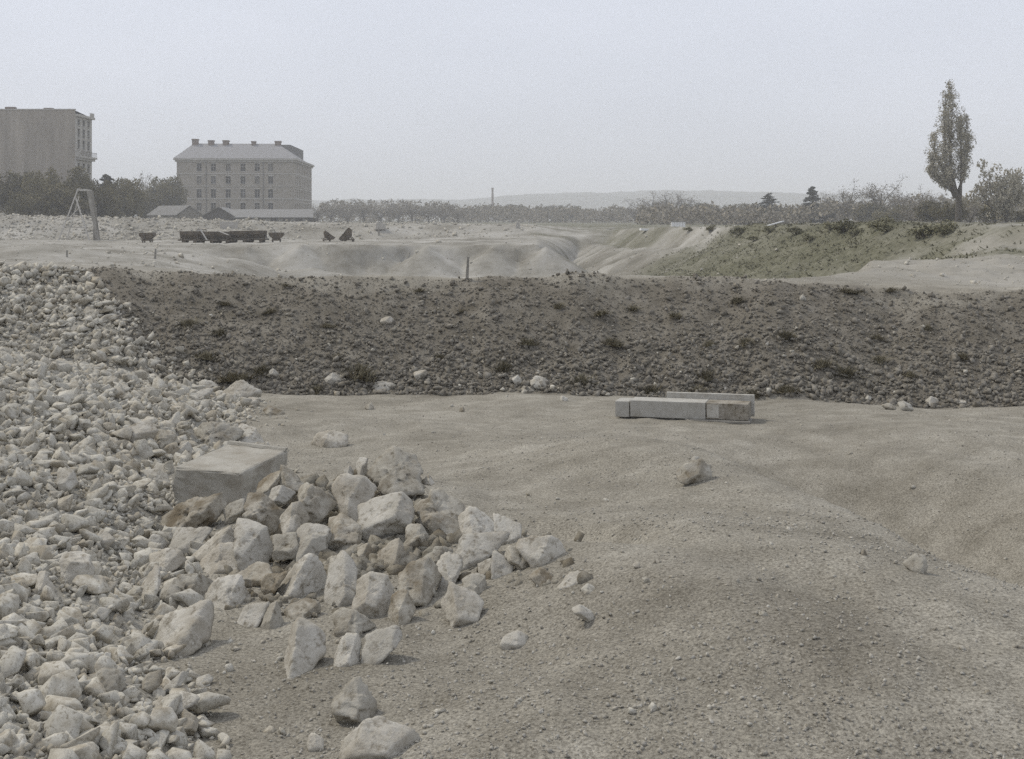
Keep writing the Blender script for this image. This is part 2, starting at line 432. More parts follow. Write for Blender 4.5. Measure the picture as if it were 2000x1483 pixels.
def drop(X, Y, detail=True):
    X = np.asarray(X, float); Y = np.asarray(Y, float)
    Yc = np.maximum(Y, 2.0)
    u = np.clip(1000 + F*X/Yc, -900, 2900)
    wob = 2.4*vnoise(u/170.0, u*0+3.3, seed=5) + 0.5*vnoise(u/70.0, u*0+1.3, seed=6)
    h = np.full(np.broadcast(X, Y).shape, 1.45)
    pY = ph = None
    for k, (ys, hs) in enumerate(PROF):
        yk = np.interp(u, UC, ys); hk = np.interp(u, UC, hs)
        if k in (9, 10): yk = yk + wob*np.where(u < 1500, 1, 0)
        if k in (5, 6, 7): yk = yk + 0.14*vnoise(u/75.0, u*0+9.1, seed=8) + 0.02*vnoise(u/17.0, u*0, seed=9)
        if k == 6: hk = hk + 0.018*vnoise(u/40.0, u*0+2.1, seed=10)
        if pY is not None:
            t = np.clip((Y-pY)/np.maximum(yk-pY, 1e-3), 0, 1)
            seg = (Y >= pY)
            if k in (12, 13): t = t*t*(3-2*t)
            h = np.where(seg, ph+(hk-ph)*t, h)
        pY, ph = yk, hk
    ta = (Y > 88) & (Y < 106) & (X < 12)
    if np.any(ta):
        best = np.full(h.shape, 99.0)
        for xi, yi, hi in TIPS:
            best = np.minimum(best, hi+.60*np.sqrt((X-xi)**2+(np.maximum(yi-Y, 0))**2))
        h = np.where(ta & (Y < 104.5), np.minimum(h, np.maximum(best, 2.25)), h)
    # embankment on the right with its bench, grassy near, bare and gullied beyond
    ex = np.interp(Y, EMY, EMX) + 0.9*vnoise(Y/6.0, Y*0+4.4, seed=12)*(Y > 30)
    eh = np.interp(Y, EMY, EMH)
    left = np.maximum(ex-X, 0)
    gul = 0.7*gully(X, Y) + 0.18*vnoise(Y/5.0, X/7.0, seed=14)
    fall = np.where(left < 2.2, left*0.75, np.where(left < 3.6, 1.65+(left-2.2)*0.18, 1.9+(left-3.6)*0.52))
    steep = left*0.56
    bench = sstep(75, 95, Y)
    eh_s = eh + fall*bench + steep*(1-bench) + gul*sstep(0.2, 1.5, left)
    on = (Y > 26) & (Y < 232)
    h = np.where(on, np.minimum(h, eh_s + 8*(1-sstep(26, 34, Y)) + 8*sstep(200, 232, Y)*(X < 40)), h)
    if not detail:
        return h
    near = 1-sstep(13.5, 14.6, Y)
    # loose rubble slope along the left edge
    ed = np.interp(Y, SCX, SCV) + 0.12*vnoise(Y*1.1, Y*0, seed=20) + 0.06*vnoise(Y*3.3, Y*0, seed=21)
    into = np.maximum(ed-X, 0)
    rate = np.interp(Y, [0, 4, 9, 14, 17, 20, 26], [.26, .28, .28, .18, .03, .0, 0])
    h = h - np.minimum(into*rate, 1.1+0*into) - 0.05*sstep(0, .25, into)*(Y < 20)
    # sandy tip: hump in front, hollow behind it to the right, mound below the stone heap
    def g(x0, y0, sx, sy, a, rot=0.0):
        c, s = math.cos(rot), math.sin(rot)
        dx, dy = X-x0, Y-y0
        p, q = (dx*c+dy*s)/sx, (-dx*s+dy*c)/sy
        return a*np.exp(-(p*p+q*q))
    h = h - g(0.75, 4.7, 0.95, 1.9, 0.31, 0.25) - g(0.9, 8.2, 1.3, 1.7, 0.16, 0.3) + g(2.55, 7.2, 0.70, 2.2, 0.27, 0.28)
    xr = np.interp(Y, [2.5, 4.5, 6.2, 8.2, 10], [2.1, 1.85, 1.6, 1.15, .6]) + .05*vnoise(Y*1.7, Y*0, seed=23)
    dr = X-xr; wy = sstep(2.2, 3.6, Y)*(1-sstep(7.5, 10.5, Y))
    h = h - wy*.20*np.where(dr < 0, np.exp(-(dr/.8)**2), np.exp(-(dr/.42)**2)) + wy*.25*sstep(.05, .85, dr)*(1-sstep(1.3, 2.4, dr))
    h = h + g(1.05, 4.2, 0.22, 0.5, 0.05, 0.4) + g(.33, 5.62, .15, .6, .12, .46)
    h = h - g(3.9, 10.0, 1.2, 2.0, 0.12) + g(0.05, 4.25, 0.33, 0.5, 0.06, 0.5)
    h = h - g(-0.88, 7.1, 0.58, 0.66, 0.24) - g(-0.45, 6.2, 0.50, 0.75, 0.09)
    nz = 0.04*fbm(X/1.7, Y/1.7, oct=3, seed=30) + 0.011*fbm(X*3.7, Y*3.7, oct=4, seed=34) + 0.003*fbm(X*15, Y*15, oct=3, seed=36)
    h = h + nz*np.where(Y < 22, 1, 0)
    bankz = sstep(14.3, 14.9, Y)*(1-sstep(17.0, 17.6, Y))
    h = h + bankz*(0.045*fbm(X*1.1, Y*1.1, oct=3, seed=40) + 0.02*fbm(X*6, Y*6, oct=2, seed=44))
    fz = sstep(24, 60, Y)*(1-sstep(240, 300, Y))
    h = h + 0.08*fbm(X*1.3, Y*1.1, oct=4, seed=52)*sstep(19, 22, Y)*(1-sstep(38, 60, Y))
    h = h + fz*(0.05*fbm(X/4.0, Y/5.0, oct=4, seed=50) + 0.10*fbm(X*0.7, Y*0.7, oct=3, seed=55))
    # spoil cones tipped over the far wall and rubble ridge behind the wagons
    for (px, Yd, r, a) in ((345, 80, 7, .7), (480, 84, 6, .8), (610, 93, 4.0, 1.0), (170, 70, 7, .5), (80, 66, 5, .55), (1010, 150, 5, .25), (745, 133, 3, .55), (450, 129, 4.2, 1.15), (520, 130, 2.4, .5)):
        x0 = (px-1000)/F*Yd
        d = np.sqrt((X-x0)**2 + ((Y-Yd)*0.8)**2)
        h = h - a*np.maximum(0, 1-d/r)**1.15
    rid = sstep(131, 135, Y)*(1-sstep(140, 146, Y))*(u < 560)
    h = h + rid*0.22*fbm(X/1.2, Y/1.2, oct=3, seed=60)
    return h

def ground_z(x, y): return CZ - float(drop(np.array([x]), np.array([y]))[0])

_YS = np.concatenate([np.geomspace(1.6, 40, 420), np.geomspace(40.2, 900, 300)])
def hit(px, py, y0=1.6):
    """where the sight line through a pixel first meets the ground: X, Y, Z"""
    def first(ys):
        d = (py-HY)/F*ys - drop((px-1000)/F*ys, ys)
        k = np.nonzero(d >= 0)[0]
        return k[0] if len(k) else len(ys)-1
    k = first(_YS)
    fine = np.linspace(_YS[max(k-1, 0)], _YS[k], 24)
    y = fine[first(fine)]
    return (px-1000)/F*y, y, CZ-(py-HY)/F*y

def at(px, py, Y): return Vector(((px-1000)/F*Y, Y, CZ-(py-HY)/F*Y))

def build_ground():
    s_f = np.linspace(-.46, .46, 441)
    s = np.concatenate([-.46-np.geomspace(.004, 1.1, 26)[::-1], s_f, .46+np.geomspace(.004, 1.1, 26)])
    ys = [-3.2]
    while ys[-1] < 7000:
        y = ys[-1]
        step = 0.0048*(y+4) if 1.8 < y < 24 else (0.009*(y+4) if y < 300 else 0.05*(y+4))
        if y <= 1.8: step = 0.12
        if 95 < y < 150: step = 0.0055*(y+4)
        ys.append(y+step)
    ys = np.array(ys)
    SS, YY = np.meshgrid(s, ys)
    XX = SS*(YY+4)
    H = drop(XX, YY)
    V = np.stack([XX, YY, CZ-H], -1).reshape(-1, 3)
    nr, nc = XX.shape
    i = np.arange(nr*nc).reshape(nr, nc)
    Fq = np.stack([i[:-1, :-1], i[:-1, 1:], i[1:, 1:], i[1:, :-1]], -1).reshape(-1, 4)
    m = mesh_np('ground', V, Fq, True)
    X, Y = V[:, 0], V[:, 1]
    u = np.clip(1000+F*X/np.maximum(Y, 2), -900, 2900)
    n1 = fbm(X/0.9, Y/0.9, oct=4, seed=70)
    base = np.interp(u, UC, PROF[5][0]); crest = np.interp(u, UC, PROF[6][0])
    ed = np.interp(Y, SCX, SCV)
    dark = sstep(base-.25, base+.15, Y+.12*n1)*(1-sstep(crest-.5, crest+.25, Y+.3*n1))
    scr = sstep(-.25, .35, ed-X+.15*n1)*(Y < 19)
    dark *= 1-scr*0.9
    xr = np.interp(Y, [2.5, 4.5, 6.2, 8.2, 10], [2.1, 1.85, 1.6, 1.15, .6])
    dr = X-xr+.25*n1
    brown = sstep(-.1, .9, dr)*(1-sstep(1.6, 3.0, dr))*sstep(3.0, 4.5, Y)*(1-sstep(9.0, 12, Y))*.27  # browner spoil; its tone also paints the hollow's missing relief shade
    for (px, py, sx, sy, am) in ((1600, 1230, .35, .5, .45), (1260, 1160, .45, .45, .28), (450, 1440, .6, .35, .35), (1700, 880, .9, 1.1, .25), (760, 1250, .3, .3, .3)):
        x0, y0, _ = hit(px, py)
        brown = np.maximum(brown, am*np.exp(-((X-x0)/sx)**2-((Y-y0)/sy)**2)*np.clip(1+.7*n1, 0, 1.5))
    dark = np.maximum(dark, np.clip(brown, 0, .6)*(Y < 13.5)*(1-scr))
    chalk = np.maximum(sstep(17.3, 18.6, Y)*np.where(Y < 45, .55, 1.0), scr*0.8)
    ex = np.interp(Y, EMY, EMX)
    left = ex-X
    nf = fbm(X/3.5, Y/5.0, oct=4, seed=75)
    grass = sstep(-2.0, -0.3, left)*sstep(30, 47, Y+10*nf)*(1-sstep(84, 90, Y+6*nf)) * (1-sstep(10.5, 12.5, left))
    grass *= np.clip(0.95+0.4*nf, 0, 1)
    plain = sstep(172, 210, Y)
    right_top = (left < 0)*sstep(40, 60, Y)
    grass = np.maximum(grass, np.maximum(plain*0.85, right_top*0.9*np.clip(.7+.6*nf, 0, 1)))
    upper = sstep(92, 100, Y)*(1-sstep(170, 200, Y))*(left > -1)*(left < 3)
    grass = np.maximum(grass, upper*np.clip(.45+.5*nf, 0, 1))
    grass = np.maximum(grass, .75*gully(X, Y)*sstep(1.5, 3.5, left)*(1-sstep(9, 11, left))*np.clip(.8+.6*nf, 0, 1))
    far_s = sstep(60, 100, Y)*(1-sstep(140, 170, Y))*np.clip(0.6*fbm(X/2.4, Y/9, oct=3, seed=79)-.25, 0, .35)
    cut = .8*gully(X, Y)*sstep(1.5, 3.5, left)*(1-sstep(9, 11, left))*np.clip(.8+.5*nf, 0, 1)
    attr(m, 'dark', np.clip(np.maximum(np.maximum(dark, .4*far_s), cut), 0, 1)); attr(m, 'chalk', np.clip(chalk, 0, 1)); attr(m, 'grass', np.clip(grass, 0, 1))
    o = obj('ground', m, M_GROUND)
    tag(o, 'pale grey sandy spoil ground of the open excavation with its dark bank', None, None, 'structure')
    return o
build_ground()

def build_hills():
    px = np.arange(-700, 2800, 8.0)
    crest = np.interp(px, [-700, 200, 620, 900, 960, 1010, 1100, 1200, 1300, 1420, 1500, 1600, 1750, 1900, 2800],
                      [402, 398, 391, 389, 386, 381, 377, 375, 372, 373, 375, 378, 384, 390, 400])
    crest = crest + 1.3*vnoise(px/22.0, px*0, seed=90) + 0.8*vnoise(px/7.0, px*0, seed=91)
    V = []; rows = [(1500, 0.0), (1610, .45), (1740, .8), (1925, 1.0), (2250, .85), (2860, .2)]
    for Yd, k in rows:
        top = (HY-crest)/F*1925
        z = CZ-3.2+(top+3.2)*k + (3.3*fbm(px/30.0, px*0+Yd/165.0, oct=3, seed=92) if 0 < k < 1 else 0)
        V.append(np.stack([(px-1000)/F*1925*(0.9+0.1*Yd/1925), np.full_like(px, Yd), z], -1))
    V = np.array(V); nr, nc = V.shape[:2]
    i = np.arange(nr*nc).reshape(nr, nc)
    Fq = np.stack([i[:-1, :-1], i[:-1, 1:], i[1:, 1:], i[1:, :-1]], -1).reshape(-1, 4)
    o = obj('hills', mesh_np('hills', V.reshape(-1, 3), Fq, True), M_HILL)
    tag(o, 'low wooded hills fading into the haze on the horizon', None, None, 'structure')
build_hills()

# ------------------------------------------------------------------ buildings
def wall_openings(W, z0, z1, ops, thick=0.35):
    """wall in the local x-z plane facing -y with real openings and reveals; quads"""
    xs = sorted({0.0, W, *[o[0] for o in ops], *[o[1] for o in ops]})
    zs = sorted({z0, z1, *[o[2] for o in ops], *[o[3] for o in ops]})
    mb = MB()
    for a, b_ in zip(xs, xs[1:]):
        for c, d in zip(zs, zs[1:]):
            mx, mz = (a+b_)/2, (c+d)/2
            if any(o[0] < mx < o[1] and o[2] < mz < o[3] for o in ops): continue
            mb.add([(a, 0, c), (b_, 0, c), (b_, 0, d), (a, 0, d)], [(0, 1, 2, 3)])
    for (a, b_, c, d) in ops:
        t = thick
        mb.add([(a,0,c),(a,t,c),(a,t,d),(a,0,d),(b_,0,c),(b_,t,c),(b_,t,d),(b_,0,d)],
               [(0,1,2,3),(4,7,6,5),(0,4,5,1),(3,2,6,7)])
    return mb

def raw(mb, name, mat, parent, xf):
    m = bpy.data.meshes.new(name)
    m.from_pydata([tuple(xf @ Vector(p)) for p in mb.v], [], mb.f)
    m.update()
    return obj(name, m, mat, parent)

def face_xf(ox, oy, ang):
    return Matrix.Translation((ox, oy, 0)) @ Matrix.Rotation(ang, 4, 'Z')

def add_windows(root, ops, xf, surround=True, cross=True):
    for (a, b_, c, d) in ops:
        mb = MB(); mb.add([(a, .30, c), (b_, .30, c), (b_, .30, d), (a, .30, d)], [(0, 1, 2, 3)])
        w = raw(mb, 'window', M_PANES[int(abs(a*7.3+c*13.7)*10) % 5], root, xf)
        if surround:
            mb = MB(); mb.box(a-.12, b_+.12, -.12, .10, c-.16, c); raw(mb, 'sill', M_TRIM, w, xf)
            mb = MB(); mb.box(a-.15, b_+.15, -.06, .06, d, d+.28); raw(mb, 'lintel', M_TRIM, w, xf)
        if cross:
            mb = MB(); x = (a+b_)/2
            mb.box(x-.04, x+.04, .22, .28, c+.002, d-.002); mb.box(a+.002, b_-.002, .225, .275, c+(d-c)*.62, c+(d-c)*.62+.07)
            raw(mb, 'casement', M_TRIM, w, xf)

def barracks():
    ang = R(3.0); c, s = math.cos(ang), math.sin(ang)
    W, D = 30.7, 40.0
    ox, oy = -57.5-W*c, 318-W*s
    z0 = ground_z(-70, 318)
    root = empty('barracks_building', (ox, oy, z0), ang)
    tag(root, 'large five-storey grey barracks with hipped slate roof and chimneys beyond the sheds', 'building')
    zb = lambda py, Y=317.0: CZ-(py-HY)/F*Y - z0
    ze = zb(313)
    I = Matrix.Identity(4)
    lx = lambda px: ((px-1000)/F*317.3+57.5)/c + W
    cols = [390, 417.5, 446, 474.5, 502, 528]
    rows = [(319.5, 334.5), (344.5, 359), (370, 386.5), (396.5, 412)]
    ops = [(lx(x)-.62, lx(x)+.62, zb(r[1]), zb(r[0])) for r in rows for x in cols]
    raw(wall_openings(W, 0, ze, ops), 'front_wall', M_WALL, root, I)
    add_windows(root, ops, I)
    # side towards the right
    sx = face_xf(W, 0, R(90))
    rows2 = [(318, 335), (343, 360), (369, 386), (396, 412)]
    ops2 = [(2.4+k*3.75, 3.7+k*3.75, zb(r[1]), zb(r[0])) for r in rows2 for k in range(10)]
    raw(wall_openings(D, 0, ze, ops2), 'side_wall', M_WALL, root, sx)
    add_windows(root, ops2, sx, cross=False)
    mb = MB(); mb.add([(0,0,0),(0,D,0),(0,D,ze),(0,0,ze),(W,D,0),(W,D,ze)], [(0,1,2,3),(1,4,5,2)])
    raw(mb, 'rear_wall', M_WALL, root, I)
    # string courses, cornice and downpipes
    for py, hgt in ((339.5, .28), (364.0, .16), (388.5, .34)):
        z = zb(py)
        mb = MB(); mb.box(-.12, W+.12, -.12, -.003, z-hgt/2, z+hgt/2); mb.box(W+.003, W+.12, -.003, D, z-hgt/2, z+hgt/2)
        raw(mb, 'string_course', M_TRIM, root, I)
    mb = MB(); mb.box(-.75, W+.75, -.75, D+.75, ze+.003, ze+.45); mb.box(-.4, W+.4, -.4, D+.4, ze-.45, ze)
    raw(mb, 'cornice', M_TRIM, root, I)
    for px in (404, 514):
        mb = MB(); x = lx(px); mb.tube((x, -.2, 0), (x, -.2, ze-.46), .09, .09, 6)
        raw(mb, 'downpipe', M_ROOFD, root, I)
    # hipped front roof with chimneys and the wing behind it
    zr = CZ+(HY-281)/F*327 - z0
    e = ze+.45
    x0, x1 = -.8, W+.8
    rx0, rx1 = (385-1000)/F*327.5+57.5+W, (547-1000)/F*327.5+57.5+W
    mb = MB(); mb.add([(x0, -.8, e), (x1, -.8, e), (x1, 19.5, e), (x0, 19.5, e), (rx0, 9.5, zr), (rx1, 9.5, zr)],
                      [(0, 1, 5, 4), (1, 2, 5), (2, 3, 4, 5), (3, 0, 4)])
    roof = raw(mb, 'roof', M_ROOF, root, I)
    mb = MB(); mb.add([(W-17, 8, e+.01), (x1-.01, 8, e+.01), (x1-.01, D+.8, e+.01), (W-17, D+.8, e+.01), (W-8.2, 12, zr-.8), (W-8.2, D-7, zr-.8)],
                      [(0, 1, 4), (1, 2, 5, 4), (2, 3, 5), (3, 0, 4, 5)])
    raw(mb, 'wing_roof', M_ROOFD, root, I)
    for px, w_, top in ((387.5, .75, 272.5), (418, .7, 275), (446.5, .75, 275), (500, .5, 276.5), (547, .75, 276)):
        x = (px-1000)/F*327+57.5+W
        zt = CZ+(HY-top)/F*327 - z0
        mb = MB(); mb.box(x-w_, x+w_, 8.2, 9.8, zr-2.6, zt-.35); mb.box(x-w_-.12, x+w_+.12, 8.08, 9.92, zt-.35+.002, zt)
        raw(mb, 'chimney', M_BRICK, roof, I)
    # dark lantern block rising behind the right hip
    a0 = (556-1000)/F*340+57.5+W; a1 = (593-1000)/F*340+57.5+W
    zt = CZ+(HY-284)/F*340 - z0; zt2 = CZ+(HY-291)/F*340 - z0
    mb = MB(); mb.add([(a0,20,e+.5),(a1,20,e+.5),(a1,31,e+.5),(a0,31,e+.5),(a0,20,zt),(a1-2.3,20,zt),(a1,20,zt2),(a0,31,zt),(a1-2.3,31,zt),(a1,31,zt2)],
                      [(0,1,6,5,4),(1,2,9,6),(2,3,7,8,9),(3,0,4,7),(4,5,8,7),(5,6,9,8)])
    raw(mb, 'roof_block', M_ROOFD, root, I)
barracks()

def apartment():
    Y0 = 232.0
    xr = (147-1000)/F*Y0
    z0 = ground_z(xr, Y0)
    root = empty('apartment_house', (xr, Y0, z0), 0)
    tag(root, 'tall narrow apartment block with blank party wall at the left edge behind trees', 'building')
    I = Matrix.Identity(4)
    zb = lambda py, Y=Y0: CZ-(py-HY)/F*Y - z0
    top = zb(215)
    n = 14; xs = np.linspace(-38, 0, n)
    mb = MB()
    for k in range(n-1):
        mb.add([(xs[k], 0, 0), (xs[k+1], 0, 0), (xs[k+1], 0, top), (xs[k], 0, top)], [(0, 1, 2, 3)])
    raw(mb, 'party_wall', M_PARTY, root, I)
    for x0, x1, d in ((-6.5, -4.9, .5), (-14, -12.2, .7), (-22, -20, .6)):
        mb = MB(); mb.box(x0, x1, 1.0, 2.2, top+.002, top+d); raw(mb, 'chimney', M_BRICK, root, I)
    # parapet coping and quoin strip
    mb = MB(); mb.box(-38.1, -.02, -.1, .5, top, top+.22); raw(mb, 'coping', M_TRIM, root, I)
    Ls = 9.2
    tops = zb(222)
    sx = face_xf(0.0, 0, R(90))
    rows = [(250, 268), (272, 290), (318, 336), (342, 360), (366, 384), (390, 408), (232, 244)]
    ops = [(1.3+k*2.7, 2.6+k*2.7, zb(r[1]), zb(r[0])) for r in rows for k in range(3)]
    raw(wall_openings(Ls, 0, tops, ops), 'street_wall', M_TRIM, root, sx)
    add_windows(root, ops, sx, cross=False)
    mb = MB(); mb.add([(-38,0,0),(-38,Ls,0),(-38,Ls,top),(-38,0,top),(0,Ls,0),(0,Ls,tops)], [(0,1,2,3),(1,4,5,2)])
    raw(mb, 'rear_wall', M_PARTY, root, I)
    mb = MB(); mb.add([(-38, .5, top-.01), (-.3, .5, top-.01), (-.3, Ls, tops-.01), (-38, Ls, tops-.01)], [(0, 1, 2, 3)])
    raw(mb, 'roof', M_ROOFD, root, I)
    mb = MB(); mb.box(.003, .55, 0.2, Ls+.3, tops-.5, tops-.05); mb.box(.003, .4, Ls-1.2, Ls+.2, tops-.05+.002, tops+.75)
    raw(mb, 'cornice', M_TRIM, root, I)
    zc = zb(304)
    mb = MB(); mb.box(.003, .95, .6, Ls+.4, zc-.35, zc); mb.box(.003, .6, .8, Ls+.2, zc-.75, zc-.352)
    bal = raw(mb, 'balcony', M_TRIM, root, I)
    mb = MB()
    mb.box(.86, .92, .7, Ls+.3, zc+.82, zc+.9)
    for k in range(22): y = .75+k*.41; mb.box(.87, .91, y, y+.04, zc+.002, zc+.82)
    raw(mb, 'railing', M_IRON, bal, I)
apartment()

def gable_shed(name, label, p_gl, p_gr, back, wall_h, ridge_h, mats, z0, over=.35):
    """gable end from p_gl to p_gr (front), body runs along the vector back"""
    a, b_, d = Vector((*p_gl, 0)), Vector((*p_gr, 0)), Vector((*back, 0))
    o = a.copy(); root = empty(name, (o.x, o.y, z0)); tag(root, label, 'shed')
    A, B = Vector((0, 0, 0)), b_-a
    Cc, Dd = B+d, d
    up = Vector((0, 0, 1)); mid = (A+B)/2
    mb = MB()
    for p, q in ((B, Cc), (Cc, Dd), (Dd, A)):
        mb.add([p, q, q+up*wall_h, p+up*wall_h], [(0, 1, 2, 3)])
    raw(mb, 'wall', mats[0], root, Matrix.Identity(4))
    mb = MB(); mb.add([A, B, B+up*wall_h, mid+up*ridge_h, A+up*wall_h], [(0, 1, 2, 3, 4)])
    raw(mb, 'gable', mats[1], root, Matrix.Identity(4))
    mb = MB(); mb.add([Dd, Cc, Cc+up*wall_h, mid+d+up*ridge_h, Dd+up*wall_h], [(4, 3, 2, 1, 0)])
    raw(mb, 'gable', mats[1], root, Matrix.Identity(4))
    w = (B-A); wn_ = w.normalized(); dn = d.normalized()
    t = .14
    for side, eave in ((1, B), (-1, A)):
        slope = (ridge_h-wall_h)/(w.length/2)
        e = eave + wn_*over*side + up*(wall_h-over*slope)
        r = mid+up*ridge_h
        e0, e1 = e-dn*over, e+d+dn*over; r0, r1 = r-dn*over, r+d+dn*over
        mb = MB(); mb.add([e0, e1, r1, r0, e0+up*t, e1+up*t, r1+up*t, r0+up*t],
                          [(0,1,2,3),(7,6,5,4),(0,4,5,1),(1,5,6,2),(2,6,7,3),(3,7,4,0)])
        raw(mb, 'roof_slope', mats[2], root, Matrix.Identity(4))
    # boarded door in the gable
    mb = MB(); p, q = A+w*.40-dn*.05, A+w*.60-dn*.05
    mb.add([p, q, q+up*wall_h*.8, p+up*wall_h*.8, p+dn*.047, q+dn*.047, q+up*wall_h*.8+dn*.047, p+up*wall_h*.8+dn*.047],
           [(0,1,2,3),(0,4,5,1),(1,5,6,2),(2,6,7,3),(3,7,4,0)])
    raw(mb, 'door', mats[0], root, Matrix.Identity(4))
    return root

zs_ = ground_z(-70, 260)
Ys = 262.0
gable_shed('shed', 'low pale-roofed wooden shed with light gable in front of the barracks', ((343-1000)/F*Ys, Ys+1), ((391-1000)/F*Ys, Ys+.3), (-8.6, 8.0),
           CZ-(419-HY)/F*Ys-zs_, CZ-(402.5-HY)/F*Ys-zs_, (M_SHEDWALL, M_SHEDWALL, M_SHEDROOF), zs_)
Ys = 272.0
def long_shed():
    z0 = ground_z(-60, 272)
    zb = lambda py: CZ-(py-HY)/F*Ys - z0
    xa = (395-1000)/F*Ys; xg = (457-1000)/F*Ys; xe = (609-1000)/F*Ys
    root = empty('long_shed', (xa, Ys, z0)); tag(root, 'long low shed with dark gable and grey roof along the foot of the barracks', 'shed')
    I = Matrix.Identity(4)
    gw = xg-xa; ln = xe-xa
    hw, hr = zb(421.5), zb(405)
    mb = MB(); mb.add([(0, 0, 0), (gw, 0, 0), (gw, 0, hw), (gw*.52, 0, hr), (0, 0, hw)], [(0, 1, 2, 3, 4)])
    raw(mb, 'gable', M_SHEDDARK, root, I)
    mb = MB()
    for k in range(4):   # sloping barge boards and doors
        pass
    mb.bar((-.3, -.12, hw-.25), (gw*.52, -.12, hr+.08), .12, .28); mb.bar((gw*.52, -.12, hr+.08), (gw+.3, -.12, hw-.25), .12, .28)
    raw(mb, 'barge_board', M_SHEDWALL, root, I)
    mb = MB(); mb.add([(gw, .02, 0), (ln, .02, 0), (ln, .02, zb(426)), (gw, .02, zb(426)), (ln, 8, 0), (ln, 8, zb(426))], [(0, 1, 2, 3), (1, 4, 5, 2)])
    raw(mb, 'front_wall', M_SHEDDARK, root, I)
    zr2, ze2 = zb(408.5), zb(424.5)
    mb = MB(); mb.add([(gw*.52, -.3, hr+.02), (gw+.35, -.3, hw-.3), (gw+.35, 6, hw-.3), (gw*.52, 9, hr+.02)], [(0, 1, 2, 3)])
    mb.add([(-.35, -.3, hw-.3), (gw*.52, -.3, hr+.02), (gw*.52, 9, hr+.02), (-.35, 9, hw-.3)], [(0, 1, 2, 3)])
    mb.add([(gw-.2, -.5, ze2), (ln+.4, -.5, ze2), (ln-.6, 5.5, zr2), (gw*.6, 5.5, zr2)], [(0, 1, 2, 3)])
    mb.add([(gw-.2, -.5, ze2-.15), (ln+.4, -.5, ze2-.15), (ln+.4, -.5, ze2-.002), (gw-.2, -.5, ze2-.002)], [(0, 1, 2, 3)])
    raw(mb, 'roof', M_SHEDROOF, root, I)
    for k in range(6):
        x = gw+1.5+k*2.8
        mb = MB(); mb.box(x, x+1.2, -.06, .017, .6, 1.7); raw(mb, 'shutter', M_WOODG, root, I)
long_shed()

def chimney_stack():
    Yd = 760.0
    p = at(962, 432, Yd)
    z0 = ground_z(p.x, Yd)
    root = empty('factory_chimney', (p.x, Yd, z0)); tag(root, 'slender factory chimney standing above the distant tree line', 'chimney')
    zt = CZ+(HY-367)/F*Yd - z0
    mb = MB(); mb.tube((0, 0, 0), (0, 0, zt), .95, .62, 12); raw(mb, 'shaft', M_BRICK, root, Matrix.Identity(4))
    mb = MB(); mb.tube((0, 0, zt-.9), (0, 0, zt+.05), .78, .80, 12); raw(mb, 'cap', M_BRICK, root, Matrix.Identity(4))
chimney_stack()

def white_hut():
    Yd = 150.0
    p = at(1325, 447, Yd); z0 = ground_z(p.x, Yd)
    root = empty('white_hut', (p.x, Yd, z0), R(-4)); tag(root, 'small whitewashed flat-topped hut on the bank before the trees', 'hut')
    w = 13.5/F*Yd; zt = CZ+(HY-432)/F*Yd - z0
    for k in range(5):
        mb = MB(); mb.box(-w+k*w*.4+.01, -w+(k+1)*w*.4-.01, 0, .06, 0, zt-.07); raw(mb, 'plank', M_WHITE, root, Matrix.Identity(4))
    mb = MB(); mb.box(-w, -w+.06, .062, 1.3, 0, zt-.07); mb.box(w-.06, w, .062, 1.3, 0, zt-.07); mb.box(-w, w, 1.3, 1.36, 0, zt-.07)
    raw(mb, 'wall', M_WHITE, root, Matrix.Identity(4))
    mb = MB(); mb.box(-w-.08, w+.08, -.1, 1.45, zt-.068, zt); raw(mb, 'roof', M_SHEDROOF, root, Matrix.Identity(4))
white_hut()

def plank(name, label, pa, pb, Ya, Yb, w, t, mat, lift=0.0):
    a, b_ = at(*pa, Ya), at(*pb, Yb)
    mid = (a+b_)/2
    mb = MB(); mb.bar(a-mid, b_-mid, t, w)
    o = mb.build(name, mat, None, mid); tag(o, label, 'plank'); return o

# ------------------------------------------------------------------ trees
def leaf_cloud(centres, radii, n, size, seed, flat=1.0):
    g = np.random.default_rng(seed)
    centres = np.asarray(centres, float); radii = np.asarray(radii, float)
    pr = radii**2; pr = pr/pr.sum()
    idx = g.choice(len(centres), n, p=pr)
    d = g.normal(size=(n, 3)); d /= np.linalg.norm(d, axis=1, keepdims=True)
    r = radii[idx]*g.uniform(0.25, 1.05, n)**0.6
    P = centres[idx] + d*r[:, None]*np.array([1, 1, flat])
    a = g.normal(size=(n, 3)); a /= np.linalg.norm(a, axis=1, keepdims=True)
    b_ = np.cross(a, g.normal(size=(n, 3))); b_ /= np.linalg.norm(b_, axis=1, keepdims=True)
    s = size*g.uniform(.5, 1.3, n)[:, None]
    V = np.stack([P-a*s, P+b_*s*.6, P+a*s, P-b_*s*.6], 1).reshape(-1, 3)
    return V, np.arange(4*n).reshape(-1, 4)

def limb(mb, p, q, r0, r1, n=5, bend=0.12, g=random):
    p, q = Vector(p), Vector(q)
    m = (p+q)/2 + Vector((g.uniform(-1, 1), g.uniform(-1, 1), g.uniform(-.3, .6)))*(q-p).length*bend
    mb.tube(p, m, r0, (r0+r1)/2, n); mb.tube(m, q, (r0+r1)/2, r1, n)

